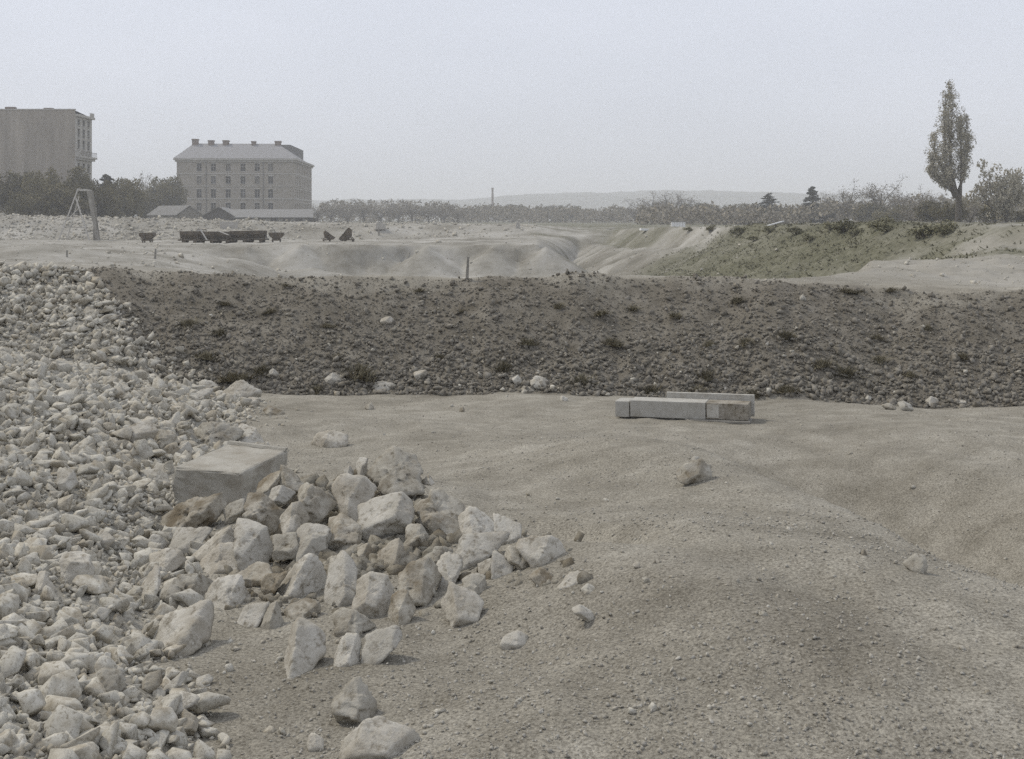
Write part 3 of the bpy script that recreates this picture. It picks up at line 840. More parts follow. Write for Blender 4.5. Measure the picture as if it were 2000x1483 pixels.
def make_tree(style, seed, leaf=None, bark=None):
    """10 m tall prototype; returns root with children trunk and crown"""
    g = random.Random(seed); ng = np.random.default_rng(seed)
    root = empty({'leafy': 'leafy_tree', 'bare': 'bare_tree', 'sparse': 'thin_tree'}[style], (0, 0, 0))
    mb = MB()
    th = g.uniform(1.6, 2.6) if style != 'sparse' else g.uniform(2.5, 3.6)
    tip = Vector((g.uniform(-.3, .3), g.uniform(-.3, .3), th))
    mb.tube((0, 0, -.4), tip, .24, .17, 7)
    C, Rr = [], []
    nl = {'leafy': 11, 'bare': 10, 'sparse': 8}[style]
    for k in range(nl):
        a = 2*math.pi*k/nl+g.uniform(-.3, .3)
        el = g.uniform(.35, 1.3)
        ln = g.uniform(3.0, 6.2) if style != 'leafy' else g.uniform(2.2, 5.6)
        q = tip + Vector((math.cos(a)*math.cos(el), math.sin(a)*math.cos(el), math.sin(el)))*ln
        q.z = min(q.z, 9.2)
        limb(mb, tip-Vector((0, 0, g.uniform(0, .8))), q, .11, .04, 5, .12, g)
        for j in range(4 if style == 'leafy' else 6):
            t = g.uniform(.35, 1.0)
            s0 = tip.lerp(q, t)
            e = s0 + Vector((g.gauss(0, 1), g.gauss(0, 1), g.gauss(.45, .7))).normalized()*g.uniform(.8, 2.2)
            e.z = min(e.z, 10.0)
            limb(mb, s0, e, .04, .018, 3, .15, g)
            C.append(e); Rr.append(g.uniform(.6, 1.25))
            if style != 'leafy':
                for i in range(7):
                    s1 = s0.lerp(e, g.uniform(.3, 1))
                    e1 = s1 + Vector((g.gauss(0, 1), g.gauss(0, 1), g.gauss(.5, .7))).normalized()*g.uniform(.4, 1.1)
                    mb.tube(s1, e1, .022, .010, 3)
        C.append(q); Rr.append(g.uniform(.7, 1.3))
    if style == 'leafy':   # low skirt of foliage
        for k in range(16):
            a = g.uniform(0, 6.28); r = g.uniform(.6, 2.6)
            C.append(Vector((math.cos(a)*r, math.sin(a)*r, g.uniform(1.2, 5)))); Rr.append(g.uniform(.6, 1.2))
    tr = raw(mb, 'trunk', bark or (M_BARK if style == 'leafy' else M_TWIG), root, Matrix.Identity(4))
    n, sz = {'leafy': (6500, .19), 'bare': (1900, .12), 'sparse': (1300, .12)}[style]
    V, Q = leaf_cloud(C, Rr, n, sz, seed)
    obj('crown', mesh_np('crown', V, Q), leaf or (M_LEAF_O if style == 'leafy' else M_LEAF_B), root)
    return root

def make_conifer(seed, H=10.0, tiers=11, spread=2.3, name='conifer_tree'):
    g = random.Random(seed); root = empty(name, (0, 0, 0))
    mb = MB(); mb.tube((0, 0, -.4), (0, 0, H), .2, .03, 6)
    C, Rr = [], []
    for k in range(tiers):
        z = 1.2+(H-1.6)*k/(tiers-1)+g.uniform(-.2, .2); r = g.uniform(.8, 1.15)*spread*(1-k/(tiers-.2))**.85+.15
        nb = max(4, int(9*r/spread)+3)
        for j in range(nb):
            a = 2*math.pi*j/nb+g.uniform(-.3, .3); rr = r*g.uniform(.75, 1.15)
            e = Vector((math.cos(a)*rr, math.sin(a)*rr, z-rr*.15+g.uniform(-.45, .45)))
            mb.tube((0, 0, z+.1), e, .035, .012, 3)
            for t in (.35, .6, .82, 1.0):
                C.append(Vector((0, 0, z+.1)).lerp(e, t)); Rr.append(.24+.18*rr*(1.1-t))
    for k in range(14):
        C.append(Vector((0, 0, H*(.62+.38*k/13)))); Rr.append(.5*(1-k/14)+.10)
    raw(mb, 'trunk', M_BARK, root, Matrix.Identity(4))
    V, Q = leaf_cloud(C, Rr, 8000, .17, seed, .75)
    obj('crown', mesh_np('crown', V, Q), M_LEAF_C, root)
    return root

def place_tree(proto, first, px, Y, top, w, label, group=None, rz=0.0, name=None):
    """w: crown width in pixels at that distance"""
    r = proto if first else copy_tree(proto)
    x = (px-1000)/F*Y
    z = ground_z(x, Y)
    Ht = CZ-(top-HY)/F*Y - z
    r.location = (x, Y, z)
    cr = [c for c in r.children if c.name.startswith('crown')][0]
    V = np.empty(len(cr.data.vertices)*3); cr.data.vertices.foreach_get('co', V); V = V.reshape(-1, 3)
    wid = np.percentile(V[:, 0], 98)-np.percentile(V[:, 0], 2); hgt = np.percentile(V[:, 2], 99.6)
    r.scale = (w/F*Y/wid, w/F*Y/wid, Ht/hgt)
    r.rotation_euler = (0, 0, rz)
    if name: r.name = name
    for k in ('label', 'category', 'group'):
        if k in r: del r[k]
    tag(r, label, 'tree', group)
    return r

ORD = ['leftmost', 'second', 'third', 'fourth', 'fifth', 'sixth', 'seventh', 'eighth', 'ninth', 'tenth', 'eleventh', 'twelfth', 'thirteenth', 'fourteenth', 'fifteenth', 'sixteenth', 'seventeenth', 'eighteenth', 'nineteenth', 'twentieth']
def ordinal(k): return ORD[k] if k == 0 else ORD[k]+' from left'
leafy = [make_tree('leafy', 11), make_tree('leafy', 12), make_tree('leafy', 13)]
bare = [make_tree('bare', 21), make_tree('bare', 22), make_tree('bare', 23)]
used = set()
def plant(protos, k, *a, **kw):
    p = protos[k % len(protos)]
    f = p.name not in used; used.add(p.name)
    return place_tree(p, f, *a, **kw)

GL = 'leafy trees in front of the apartment block and barracks'
LL = 'dense olive brown tree in the clump between apartment block and barracks'
LEFT = []
for px, Y, top, w, lab in ([
        (-30, 205, 344, 95, LL), (38, 202, 338, 88, LL), (88, 198, 333, 84, LL), (128, 206, 329, 84, LL),
        (158, 200, 340, 74, LL), (190, 212, 352, 70, LL), (222, 222, 357, 66, LL), (246, 226, 350, 60, LL),
        (306, 284, 352, 62, LL), (333, 290, 347, 56, LL), (60, 190, 356, 70, LL), (268, 278, 362, 60, LL), (205, 205, 370, 64, LL), (120, 192, 362, 72, LL)]):
    LEFT.append((px, Y, top, w))
for k, (px, Y, top, w) in enumerate(sorted(LEFT)):
    plant(leafy, k, px, Y, top, w, ordinal(k).capitalize()+' olive brown tree in the clump before apartment block and barracks', GL, rz=k*1.7)
plant(bare, 0, 286, 292, 338, 56, 'thin bare-topped tree rising above the clump left of the barracks', None, rz=.4)
cy = make_conifer(5, 10, 12, .95, 'cypress_tree')
place_tree(cy, True, 208, 250, 344, 44, 'small dark pointed cypress behind the clump of trees')

GC = 'hazy bare trees on the far side of the excavation'
LC = 'hazy bare tree in the distant row right of the barracks'
for k, (px, Y, top, w) in enumerate([(622, 400, 398, 46), (648, 430, 392, 60), (680, 410, 397, 56), (712, 420, 388, 66), (745, 440, 396, 56), (778, 430, 389, 64), (806, 420, 391, 62), (838, 440, 397, 56), (868, 430, 395, 60), (895, 410, 402, 50)]):
    plant(bare, k+1, px, Y, top, w, ordinal(k).capitalize()+' hazy bare tree in the far row right of the barracks', GC, rz=k*2.1)
GD = 'low dense trees below the hills'
LD = 'low dense dark tree in the row below the pale hills'
for k, (px, Y, top, w) in enumerate([(908, 528, 408, 46), (936, 536, 403, 50), (968, 528, 401, 52), (1002, 520, 400, 50), (1034, 536, 404, 48), (1062, 528, 405, 46), (1086, 520, 402, 44), (1116, 512, 403, 44), (1146, 528, 409, 46), (1176, 512, 412, 46), (1204, 496, 410, 44)]):
    plant(leafy, k+1, px, Y, top, w, ordinal(k).capitalize()+' low dense dark tree in the row below the hills', GD, rz=k*1.3)
GR = 'mixed trees along the right-hand bank'
plant(bare, 2, 1275, 470, 376, 86, 'broad bare tree left of centre in the right-hand tree line', None, rz=1.0)
plant(bare, 0, 1318, 450, 374, 88, 'broad bare tree standing just behind the white hut', None, rz=2.2)
LM = 'dull brown tree in the hedge-like mass behind the right bank'
for k, (px, Y, top, w) in enumerate([(1240, 420, 402, 56), (1362, 400, 397, 60), (1395, 390, 400, 56), (1428, 380, 399, 56), (1462, 360, 398, 56), (1496, 340, 408, 54), (1535, 320, 404, 50), (1570, 310, 409, 54), (1612, 290, 392, 60), (1650, 280, 388, 62), (1700, 260, 398, 62), (1742, 240, 402, 60), (1785, 175, 400, 62), (1820, 170, 394, 60), (1862, 160, 388, 54), (1895, 165, 390, 60), (1945, 165, 396, 66), (2010, 160, 398, 70), (2070, 160, 390, 80)]):
    plant(leafy if k % 3 else bare, k, px, Y, top, w, ordinal(k).capitalize()+' dull brown tree in the mass behind the right bank', GR, rz=k*1.9)
con = make_conifer(31, 10, 13, 3.0)
place_tree(con, True, 1501, 300, 379, 54, 'dark two-topped conifer in the right-hand tree line')
fir = make_conifer(32, 10, 11, 2.5, 'fir_tree')
place_tree(fir, True, 1586, 290, 366, 50, 'layered fir tree with flat tiers of branches right of the dark conifer')
sp = [make_tree('sparse', 41), make_tree('sparse', 42)]
place_tree(sp[0], True, 1655, 280, 350, 80, 'thin airy tree with open twigs to the right of the fir')
place_tree(sp[1], True, 1722, 260, 345, 96, 'wide airy bare tree between the fir and the poplar')
place_tree(sp[1], False, 1808, 230, 362, 62, 'slim bare sapling growing just left of the poplar', rz=2.0)
place_tree(sp[0], False, 1612, 300, 374, 60, 'low airy bare tree close to the right side of the fir', rz=1.2)
place_tree(sp[0], False, 1768, 240, 368, 60, 'small airy bare tree midway between wide bare tree and poplar', rz=2.6)
re_ = make_tree('leafy', 14, M_LEAF_P)
place_tree(re_, True, 1965, 150, 318, 92, 'leafy yellowish tree at the right edge beside the poplar')

def poplar():
    Y = 150.0
    base = at(1872, 432, Y); z0 = ground_z(base.x, Y)
    root = empty('poplar_tree', (base.x, Y, z0)); tag(root, 'tall columnar poplar with a side spire standing at the right', 'tree')
    P = lambda px, py, dy=0: at(px, py, Y)-Vector((base.x, Y, z0))+Vector((0, dy, 0))
    g = random.Random(3); mb = MB(); C, Rr = [], []
    mb.tube((0, 0, -.5), P(1872, 385), .42, .36, 8)
    stems = [((1872, 390), (1856, 320), (1853, 240), (1854, 156), 0), ((1872, 388), (1850, 330), (1848, 250), (1850, 180), .5), ((1870, 388), (1846, 345), (1838, 290), (1842, 215), -.8),
             ((1870, 388), (1862, 330), (1862, 260), (1866, 190), .8), ((1872, 386), (1880, 340), (1886, 285), (1888, 222), 0),
             ((1872, 384), (1885, 345), (1893, 300), (1896, 262), .6), ((1866, 380), (1838, 355), (1826, 330), (1818, 305), 0),
             ((1868, 385), (1850, 340), (1830, 300), (1828, 262), .7), ((1866, 378), (1840, 362), (1822, 345), (1813, 330), -.4),
             ((1872, 386), (1874, 330), (1872, 270), (1872, 225), -.7)]
    for st in stems:
        pts = [P(*q, st[4]) for q in st[:4]]
        for k in range(3):
            mb.tube(pts[k], pts[k+1], (.2, .13, .08)[k], (.13, .08, .03)[k], 5)
        for k in range(40):
            t = g.uniform(.6, 2.999); i = int(t)
            c0 = pts[i].lerp(pts[i+1], t-i)
            ln = g.uniform(.3, 1.25)*(1.0 if t < 2.6 else .6)
            e = c0+Vector((g.gauss(0, .55), g.gauss(0, .55), g.uniform(.2, .9))).normalized()*ln
            mb.tube(c0, e, .03, .012, 3)
            C.append(e); Rr.append(g.uniform(.18, .62)*(1.0 if t < 2.7 else .7)); C.append(c0); Rr.append(g.uniform(.25, .5))
    for k in range(44):
        C.append(P(1873+g.uniform(-8, 8), g.uniform(215, 345), g.uniform(-.8, .8))); Rr.append(g.uniform(.25, .6))
    for k in range(46):
        py = g.uniform(185, 345); hw = np.interp(py, [150, 200, 270, 320, 345], [3, 15, 30, 33, 24])
        C.append(P(1858+g.uniform(-1, 1)*hw, py, g.uniform(-1, 1)*1.2)); Rr.append(g.uniform(.3, .7))
    raw(mb, 'trunk', M_BARK, root, Matrix.Identity(4))
    V, Q = leaf_cloud(C, Rr, 21000, .105, 3, 1.2)
    obj('crown', mesh_np('crown', V, Q), M_LEAF_P, root)
poplar()

def far_wood():
    g = np.random.default_rng(77)
    C, Rr = [], []
    for px in np.arange(-200, 2300, 4.5):
        if 300 < px < 618: continue
        for j in range(6):
            Y = g.uniform(430, 560) if px < 1250 else g.uniform(260, 420)
            top = np.interp(px, [-200, 300, 620, 720, 900, 1000, 1250, 1450, 1600, 1750, 2300], [395, 400, 399, 395, 401, 407, 410, 411, 404, 396, 390])+5*float(vnoise(np.array([px/26.0]), np.array([.5]), seed=93)[0])
            py = g.uniform(top, 434)
            p = at(px+g.uniform(-4, 4), py, Y); C.append(p); Rr.append(g.uniform(.8, 2.2))
    V, Q = leaf_cloud(C, Rr, 62000, .52, 78)
    o = obj('distant_wood', mesh_np('distant_wood', V, Q), M_LEAF_B)
    tag(o, 'hazy strip of distant woodland closing the far side of the site', 'woodland', None, 'stuff')
far_wood()

# shrubs and rough grass on the right-hand embankment
def shrub_proto(seed, r=.6):
    g = random.Random(seed); root = empty('shrub', (0, 0, 0)); mb = MB(); C, Rr = [], []
    for k in range(12):
        a = g.uniform(0, 6.28); e = Vector((math.cos(a)*g.uniform(.1, .7), math.sin(a)*g.uniform(.1, .7), g.uniform(.2, .8)))
        mb.tube((0, 0, -.1), e, .03, .01, 3); C.append(e); Rr.append(g.uniform(.15, .35))
    raw(mb, 'stems', M_BARK, root, Matrix.Identity(4))
    V, Q = leaf_cloud(C, Rr, 700, .07, seed)
    obj('foliage', mesh_np('foliage', V, Q), M_LEAF_S, root)
    return root
shp = [shrub_proto(61), shrub_proto(62)]
for k, (px, py, sc) in enumerate([(1447, 458, 1.4), (1505, 455, 1.1), (1555, 458, 1.2), (1652, 452, 1.5), (1668, 462, 1.1), (1715, 446, 1.4), (1735, 452, 1.0), (1625, 448, 1.0), (1345, 452, 1.0), (1390, 450, 1.1), (1800, 466, 1.6), (1840, 455, 1.3), (1475, 470, .9), (1585, 470, 1.0)]):
    x, y, z = hit(px, py)
    r = shp[k] if k < 2 else copy_tree(shp[k % 2])
    r.location = (x, y, z-.05); r.scale = (sc*.72, sc*.72, sc*.42); r.rotation_euler = (0, 0, k*1.1)
    tag(r, 'small dark scrubby bush on the grassy right-hand embankment', 'shrub', 'bushes dotted over the grassy embankment')

def rough_grass():
    g = np.random.default_rng(81)
    n = 16000
    Y = g.uniform(36, 98, n); ex = np.interp(Y, EMY, EMX)
    X = ex + 1.5 - g.uniform(0, 11.5, n)
    nf = fbm(X/3.5, Y/5.0, oct=4, seed=75)
    keep = (g.uniform(0, 1, n) < .45*np.clip(.8+.7*nf, .1, 1)*sstep(34, 48, Y+10*nf)*(1-sstep(84, 91, Y+6*nf)))
    X, Y = X[keep], Y[keep]; n = len(X)
    Z = CZ-drop(X, Y)
    b_ = 4
    X, Y, Z = np.repeat(X, b_), np.repeat(Y, b_), np.repeat(Z, b_); n = len(X)
    X = X+g.normal(0, .12, n); Y = Y+g.normal(0, .12, n)
    a = g.uniform(0, 6.28, n); w = g.uniform(.02, .06, n); hgt = g.uniform(.03, .11, n)
    lx, ly = g.normal(0, .12, n), g.normal(0, .12, n)
    V = np.stack([np.stack([X-np.cos(a)*w, Y-np.sin(a)*w, Z-.03], -1), np.stack([X+np.cos(a)*w, Y+np.sin(a)*w, Z-.03], -1), np.stack([X+lx, Y+ly, Z+hgt], -1)], 1).reshape(-1, 3)
    o = obj('rough_grass', mesh_np('rough_grass', V, np.arange(3*n).reshape(-1, 3)), M_GRASS)
    tag(o, 'rough olive grass growing over the right-hand embankment slope', 'grass', None, 'stuff')
rough_grass()

# ------------------------------------------------------------------ tip wagons, trestle, stakes
def make_wagon():
    root = empty('tip_wagon', (0, 0, 0))
    I = Matrix.Identity(4)
    t = .05; L_ = .72                                    # V-shaped tub, open at the top; ends face the viewer
    out = [(-.74, 1.02), (-.70, .72), (-.30, .36), (.30, .36), (.70, .72), (.74, 1.02)]
    mb = MB()
    for (a, b_) in zip(out, out[1:]):
        V = []
        for y in (-L_, L_):
            V += [(a[0], y, a[1]), (b_[0], y, b_[1])]
        n = Vector((a[1]-b_[1], 0, b_[0]-a[0])).normalized()*t
        V += [tuple(Vector(v)+n) for v in V]
        mb.add(V, [(0,1,3,2),(4,6,7,5),(0,4,5,1),(2,3,7,6),(0,2,6,4),(1,5,7,3)])
    raw(mb, 'tub', M_IRON, root, I)
    for y in (-L_, L_-.04):
        mb = MB(); mb.prism([(p[0]*.985, p[1]) for p in out], 'y', y+.001, y+.039); raw(mb, 'end_plate', M_IRON, root, I)
    mb = MB(); mb.box(-.42, -.32, -1.0, 1.0, .22, .34); mb.box(.32, .42, -1.0, 1.0, .22, .34); mb.box(-.32, .32, -1.0, -.88, .23, .33); mb.box(-.32, .32, .88, 1.0, .23, .33)
    raw(mb, 'chassis', M_IRON, root, I)
    for y in (-.82, .82):
        mb = MB(); mb.bar((-.36, y, .34), (0, y, .72), .07, .06); mb.bar((.36, y, .34), (0, y, .72), .07, .06); raw(mb, 'bracket', M_IRON, root, I)
    for x in (-.37, .37):
        for y in (-.5, .5):
            mb = MB(); mb.tube((x-.04, y, .17), (x+.04, y, .17), .17, .17, 12); raw(mb, 'wheel', M_IRON, root, I)
    return root
wg = make_wagon()
def put_wagon(first, px, py, Y, rz, label, group=None, sc=1.0, tip=None):
    r = wg if first else copy_tree(wg)
    x, z = (px-1000)/F*Y, 0
    r.location = (x, Y, ground_z(x, Y)); r.rotation_euler = (0, 0, rz); r.scale = (sc, sc, sc)
    for k in ('label', 'category', 'group'):
        if k in r: del r[k]
    tag(r, label, 'wagon', group)
    return r
Yw = 116.0
put_wagon(True, 288, 471, Yw, R(6), 'lone dark tip wagon standing left of the wagon row', sc=.95)
GW = 'row of dark tip wagons on the far ledge'
for k, px in enumerate((373, 405, 437, 469, 501)):
    put_wagon(False, px, 474, Yw+.4*k-1.0, R(84+4*math.sin(k*2.3)), ordinal(k).capitalize()+' dark tip wagon in the coupled row on the far ledge', GW, 1.12)
put_wagon(False, 540, 474, Yw+.8, R(8), 'end-on dark tip wagon at the right end of the row', None, .98)

for pa, pb, lab in (((392, 449), (404, 469), 'pale plank leaning against the left end of the wagon row'), ((428, 452), (446, 459), 'pale board lying across the third wagon of the row')):
    plank('loose_plank', lab, pa, pb, Yw-2.6, Yw-2.9, .3, .06, M_WOODP)

def tipped(px, Y, roll, label, sc):
    x = (px-1000)/F*Y; z = ground_z(x, Y)
    r = empty('tipped_wagon', (x, Y, z), R(14)); tag(r, label, 'wagon'); I = Matrix.Identity(4)
    src = {c.name.split('.')[0]: c for c in wg.children}
    piv = Matrix.Translation((0, 0, .45)) @ Matrix.Rotation(roll, 4, 'Y') @ Matrix.Translation((0, 0, -.36))
    for c in wg.children:
        n = c.name.split('.')[0]
        d = c.copy(); COL.objects.link(d); d.parent = r
        if n in ('tub', 'end_plate'): d.matrix_local = piv
    r.scale = (sc, sc, sc)
tipped(638, 117, R(36), 'tip wagon with its tub tilted over, left of the tipped pair', .8)
tipped(682, 117, R(-50), 'tip wagon with its tub upended, right of the tipped pair', 1.0)

def trestle():
    Y = 126.0
    o = at(160, 464, Y); x0, z0 = o.x, ground_z(o.x, Y)
    root = empty('timber_trestle', (x0, Y, z0)); tag(root, 'tall pale timber trestle with splayed legs on the left ledge', 'trestle')
    P = lambda px, py, dy=0.0: (at(px, py, Y)-Vector((x0, Y, z0)))+Vector((0, dy, 0))
    I = Matrix.Identity(4)
    zf = -.15
    def foot(px, dy): v = P(px, 465, dy); v.z = zf; return v
    def beam(n, a, b_, w, h=None, mat=M_WOODP):
        mb = MB(); mb.bar(a, b_, w, h or w); raw(mb, n, mat, root, I)
    beam('leg', P(156, 369, -.5), foot(119, -.9), .11)
    beam('leg', P(151, 384, .5), foot(123, .9), .09)
    beam('leg', P(150, 384, -.45), foot(180, -.6), .13)
    beam('leg', P(176, 373, .3), foot(190, .5), .36, .10, M_WOODG)
    beam('leg', P(175, 373, -.4), foot(195, -.5), .34, .10, M_WOODG)
    beam('leg', P(186, 405, .0), foot(184, .1), .30, .08, M_WOODG)
    beam('top_bar', P(154, 369.5, -.5), P(177, 371.5, -.4), .09)
    beam('top_bar', P(150, 372, .5), P(177, 372, .3), .09)
    beam('brace', P(126, 441, -.8), P(160, 404, -.5), .07)
    beam('cross_rail', P(128, 443, -.8), P(184, 446, -.5), .06, None, M_WOODG)
trestle()

def stake(px, pt, pb, label, w, lean=0.0, Y=None):
    if Y is None: x, y, z = hit(px, pb)
    else: x, y = (px-1000)/F*Y, Y; z = ground_z(x, y)
    hgt = (pb-pt)/F*y
    g = random.Random(px); ww = w/F*y/2
    mb = MB(); n = 5
    prev = Vector((0, 0, -.25*hgt))
    for k in range(1, n+1):
        q = Vector((lean*hgt*k/n+g.uniform(-.1, .1)*ww, g.uniform(-.1, .1)*ww, hgt*k/n))
        mb.tube(prev, q, ww*(1.05-.05*k), ww*(1.0-.05*k), 6); prev = q
    o = mb.build('wooden_stake', M_WOODG, None, (x, y, z)); tag(o, label, 'stake')
stake(912, 502, 545, 'upright dark wooden stake on the crest of the dark bank', 6.5, .06)
stake(303, 486, 506, 'short dark stake below the lone wagon at the left', 5, .05)
stake(131, 489, 503, 'very short stake at the far left below the trestle', 4.5, 0)
stake(740, 446, 460, 'stubby post among pale heaps right of the tipped wagons', 4, 0)

x, y, z = hit(1263, 450)
mb = MB(); wv = 13/F*y
mb.box(-wv, wv, -.35, .35, -.05, .16)
o = mb.build('white_slab', M_WHITE, None, (x, y, z), .02); o.rotation_euler = (0, R(3), R(8)); tag(o, 'bright white flat slab lying on the bank left of the hut', 'slab')
x, y, z = hit(1515, 444)
mb = MB(); a, b_ = at(1500, 440.5, y), at(1529, 432.5, y+.6); mid = (a+b_)/2; zb_ = ground_z(mid.x, mid.y)
mb.bar(a-mid, b_-mid, .06, .22)
mb2 = MB()
o = mb.build('propped_plank', M_WHITE, None, mid); tag(o, 'pale plank propped at a slant on the grassy bank top', 'plank')
mb2.tube((0, 0, zb_-mid.z-.1), (0, 0, 0), .05, .05, 6); mb2.build('prop', M_WOODG, o)
x, y, z = hit(1192, 449)
mb = MB(); mb.bar((-.5, 0, .02), (.5, .2, .22), .07, .2); o = mb.build('small_plank', M_WOODP, None, (x, y, z)); tag(o, 'small pale plank at the left end of the embankment top', 'plank')
for px, pt, pb, w, lab in ((741, 433, 447, 20, 'pale masonry lump on the far ledge beside the stubby post'), (1010, 434, 446, 9, 'small pale masonry stub on the far embankment top')):
    x, y, z = hit(px, pb); s = w/F*y/2; hh = (pb-pt)/F*y
    mb = MB(); mb.box(-s, s, -s, s, -.1, hh*.75); mb.box(-s*.6, s*.6, -s*.6, s*.6, hh*.75+.001, hh)
    o = mb.build('masonry_stub', M_TRIM, None, (x, y, z), s*.12); o.rotation_euler = (0, 0, .4); tag(o, lab, 'masonry')
# pale boarded panel standing in the far rubble bank
x, y, z = hit(447, 447)
mb = MB(); s = 17/F*y; mb.box(-s, s, -.08, .08, -.2, 14/F*y); o = mb.build('wall_panel', M_TRIM, None, (x, y, z), .01); o.rotation_euler = (R(-4), 0, R(5)); tag(o, 'smooth pale wall panel set in the rubble bank behind the wagons', 'panel')

# ------------------------------------------------------------------ stones
def ico(sub):
    bm = bmesh.new(); bmesh.ops.create_icosphere(bm, subdivisions=sub, radius=1.0)
    V = np.array([v.co[:] for v in bm.verts]); Fc = np.array([[v.index for v in f.verts] for f in bm.faces]); bm.free()
    return V/np.linalg.norm(V, axis=1, keepdims=True), Fc
ICO = {k: ico(k) for k in (1, 2, 3, 4, 5)}

ADJ = {}
def relax(V, sub):
    if sub not in ADJ:
        Fc = ICO[sub][1]; e = np.concatenate([Fc[:, [0, 1]], Fc[:, [1, 2]], Fc[:, [2, 0]]])
        ADJ[sub] = (e, np.bincount(e[:, 0], minlength=len(ICO[sub][0])))
    e, n = ADJ[sub]
    A = np.zeros_like(V); np.add.at(A, e[:, 0], V[e[:, 1]])
    return .6*V+.4*A/n[:, None]

def carve(D, normals, dists, p=18.0):
    """radius of a slightly worn convex block, cut by planes, in every direction D"""
    q = D @ np.asarray(normals).T/np.asarray(dists)[None, :]
    q = np.maximum(q, 1e-6)
    return (q**p).sum(1)**(-1.0/p)

def roughen(P, size, amt, seed, pit=0.0):
    s = 1.0/size
    d = amt*(0.9*fbm(P[:, 0]*2.2*s, P[:, 1]*2.2*s, P[:, 2]*2.2*s, 4, seed, .55))
    if pit:
        n = fbm(P[:, 0]*26, P[:, 1]*26, P[:, 2]*26, 3, seed+5)
        n2 = fbm(P[:, 0]*11, P[:, 1]*11, P[:, 2]*11, 2, seed+9)
        d = d - pit*np.maximum(0, n-.15) - pit*.9*np.maximum(0, n2-.2)
    return d

def outline_stone(poly, Yc, thick, seed, sub=5, rough=.05, pit=.05, up=True, grow=1.07):
    """block whose silhouette is the convex outline poly (pixels) at distance Yc, with real thickness"""
    g = np.random.default_rng(seed)
    P = np.array([[(x-1000)/F*Yc, CZ-(y-HY)/F*Yc] for x, y in poly])
    c = P.mean(0); Q = P-c
    area = 0.5*np.sum(Q[:, 0]*np.roll(Q[:, 1], -1)-np.roll(Q[:, 0], -1)*Q[:, 1])
    if area < 0: Q = Q[::-1]
    n_, d_ = [], []
    size = np.sqrt(abs(area))
    T = thick*size
    slope = (CZ-c[1])/Yc
    for k in range(len(Q)):
        a, b_ = Q[k], Q[(k+1) % len(Q)]
        e = b_-a
        if np.hypot(*e) < 1e-4: continue
        nx, nz = e[1], -e[0]; l = math.hypot(nx, nz); nx /= l; nz /= l
        dist = nx*a[0]+nz*a[1]
        if dist < .12*size: continue
        ty = nz*slope+g.uniform(-.18, .18); y0 = 0.0
        if up and nz > .25:
            ty = -g.uniform(.3, .9); y0 = T*.42
        elif nz < -.3:
            ty = g.uniform(-.1, .35)
        nn = np.array([nx, ty, nz]); ln = np.linalg.norm(nn)
        n_.append(nn/ln); d_.append((dist+ty*y0-nz*slope*y0)/ln)
    for k in range(3):          # broken front faces
        nn = np.array([g.normal(0, .55), -1, g.normal(.2, .5)]); nn /= np.linalg.norm(nn)
        n_.append(nn); d_.append(T*.5*g.uniform(.6, 1.0))
    for k in range(2):
        nn = np.array([g.normal(0, .4), 1, g.normal(0, .4)]); nn /= np.linalg.norm(nn)
        n_.append(nn); d_.append(T*.5*g.uniform(.8, 1.05))
    D, Fc = ICO[sub]
    d_ = np.maximum(np.array(d_), .14*size)
    r = carve(D, n_, d_, g.uniform(36, 70))
    V = D*r[:, None]
    V = relax(V, sub)
    r = np.linalg.norm(V, axis=1)
    dd = roughen(V+seed*3.1, size, rough*size, seed, pit*size)
    V = V*(1+dd/np.maximum(r, 1e-4))[:, None]*grow
    off = V[:, 2].min()
    cen = Vector((c[0], Yc, c[1]+off))
    V[:, 2] -= off
    return V, Fc, cen, size

def stone_at(name, poly, label, group=None, sub=5, thick=.95, mat=None, rough=.05, pit=.05, lift=None, push=0.28, Y=None, seed=None, up=True, grow=1.07):
    poly = np.array(poly, float)
    cx = poly[:, 0].mean(); y0, y1 = poly[:, 1].min(), poly[:, 1].max()
    low = poly[poly[:, 1] > y1-.35*(y1-y0)]
    seed = seed if seed is not None else int(cx*7+y1*3) % 99991
    if Y is None:
        X_, Yg, Z_ = hit(low[:, 0].mean(), y1-.12*(y1-y0))
        area = np.sqrt((poly[:, 0].max()-poly[:, 0].min())*(y1-y0))/F*Yg
        Y = Yg + push*thick*area*.5
    V, Fc, cen, size = outline_stone(poly, Y, thick, seed, sub, rough, pit, up, grow)
    m = mesh_np(name, V, Fc, True)
    o = obj(name, m, mat or M_STONE, None, cen)
    tag(o, label, 'stone', group)
    return o

CROP = {'A': (250, 800, 3.708), 'B': (650, 850, 3.296), 'C': (250, 1080, 3.333), 'D': (60, 1000, 3.225), 'E': (60, 700, 3.7075),
        'F': (60, 500, 2.857), 'G': (700, 520, 2.857), 'H': (1300, 520, 2.985), 'I': (1150, 740, 5.405), 'J': (900, 1000, 1.887)}
def cv(c, pts):
    x0, y0, s = CROP[c]
    return [(x0+pts[i]/s, y0+pts[i+1]/s) for i in range(0, len(pts), 2)]

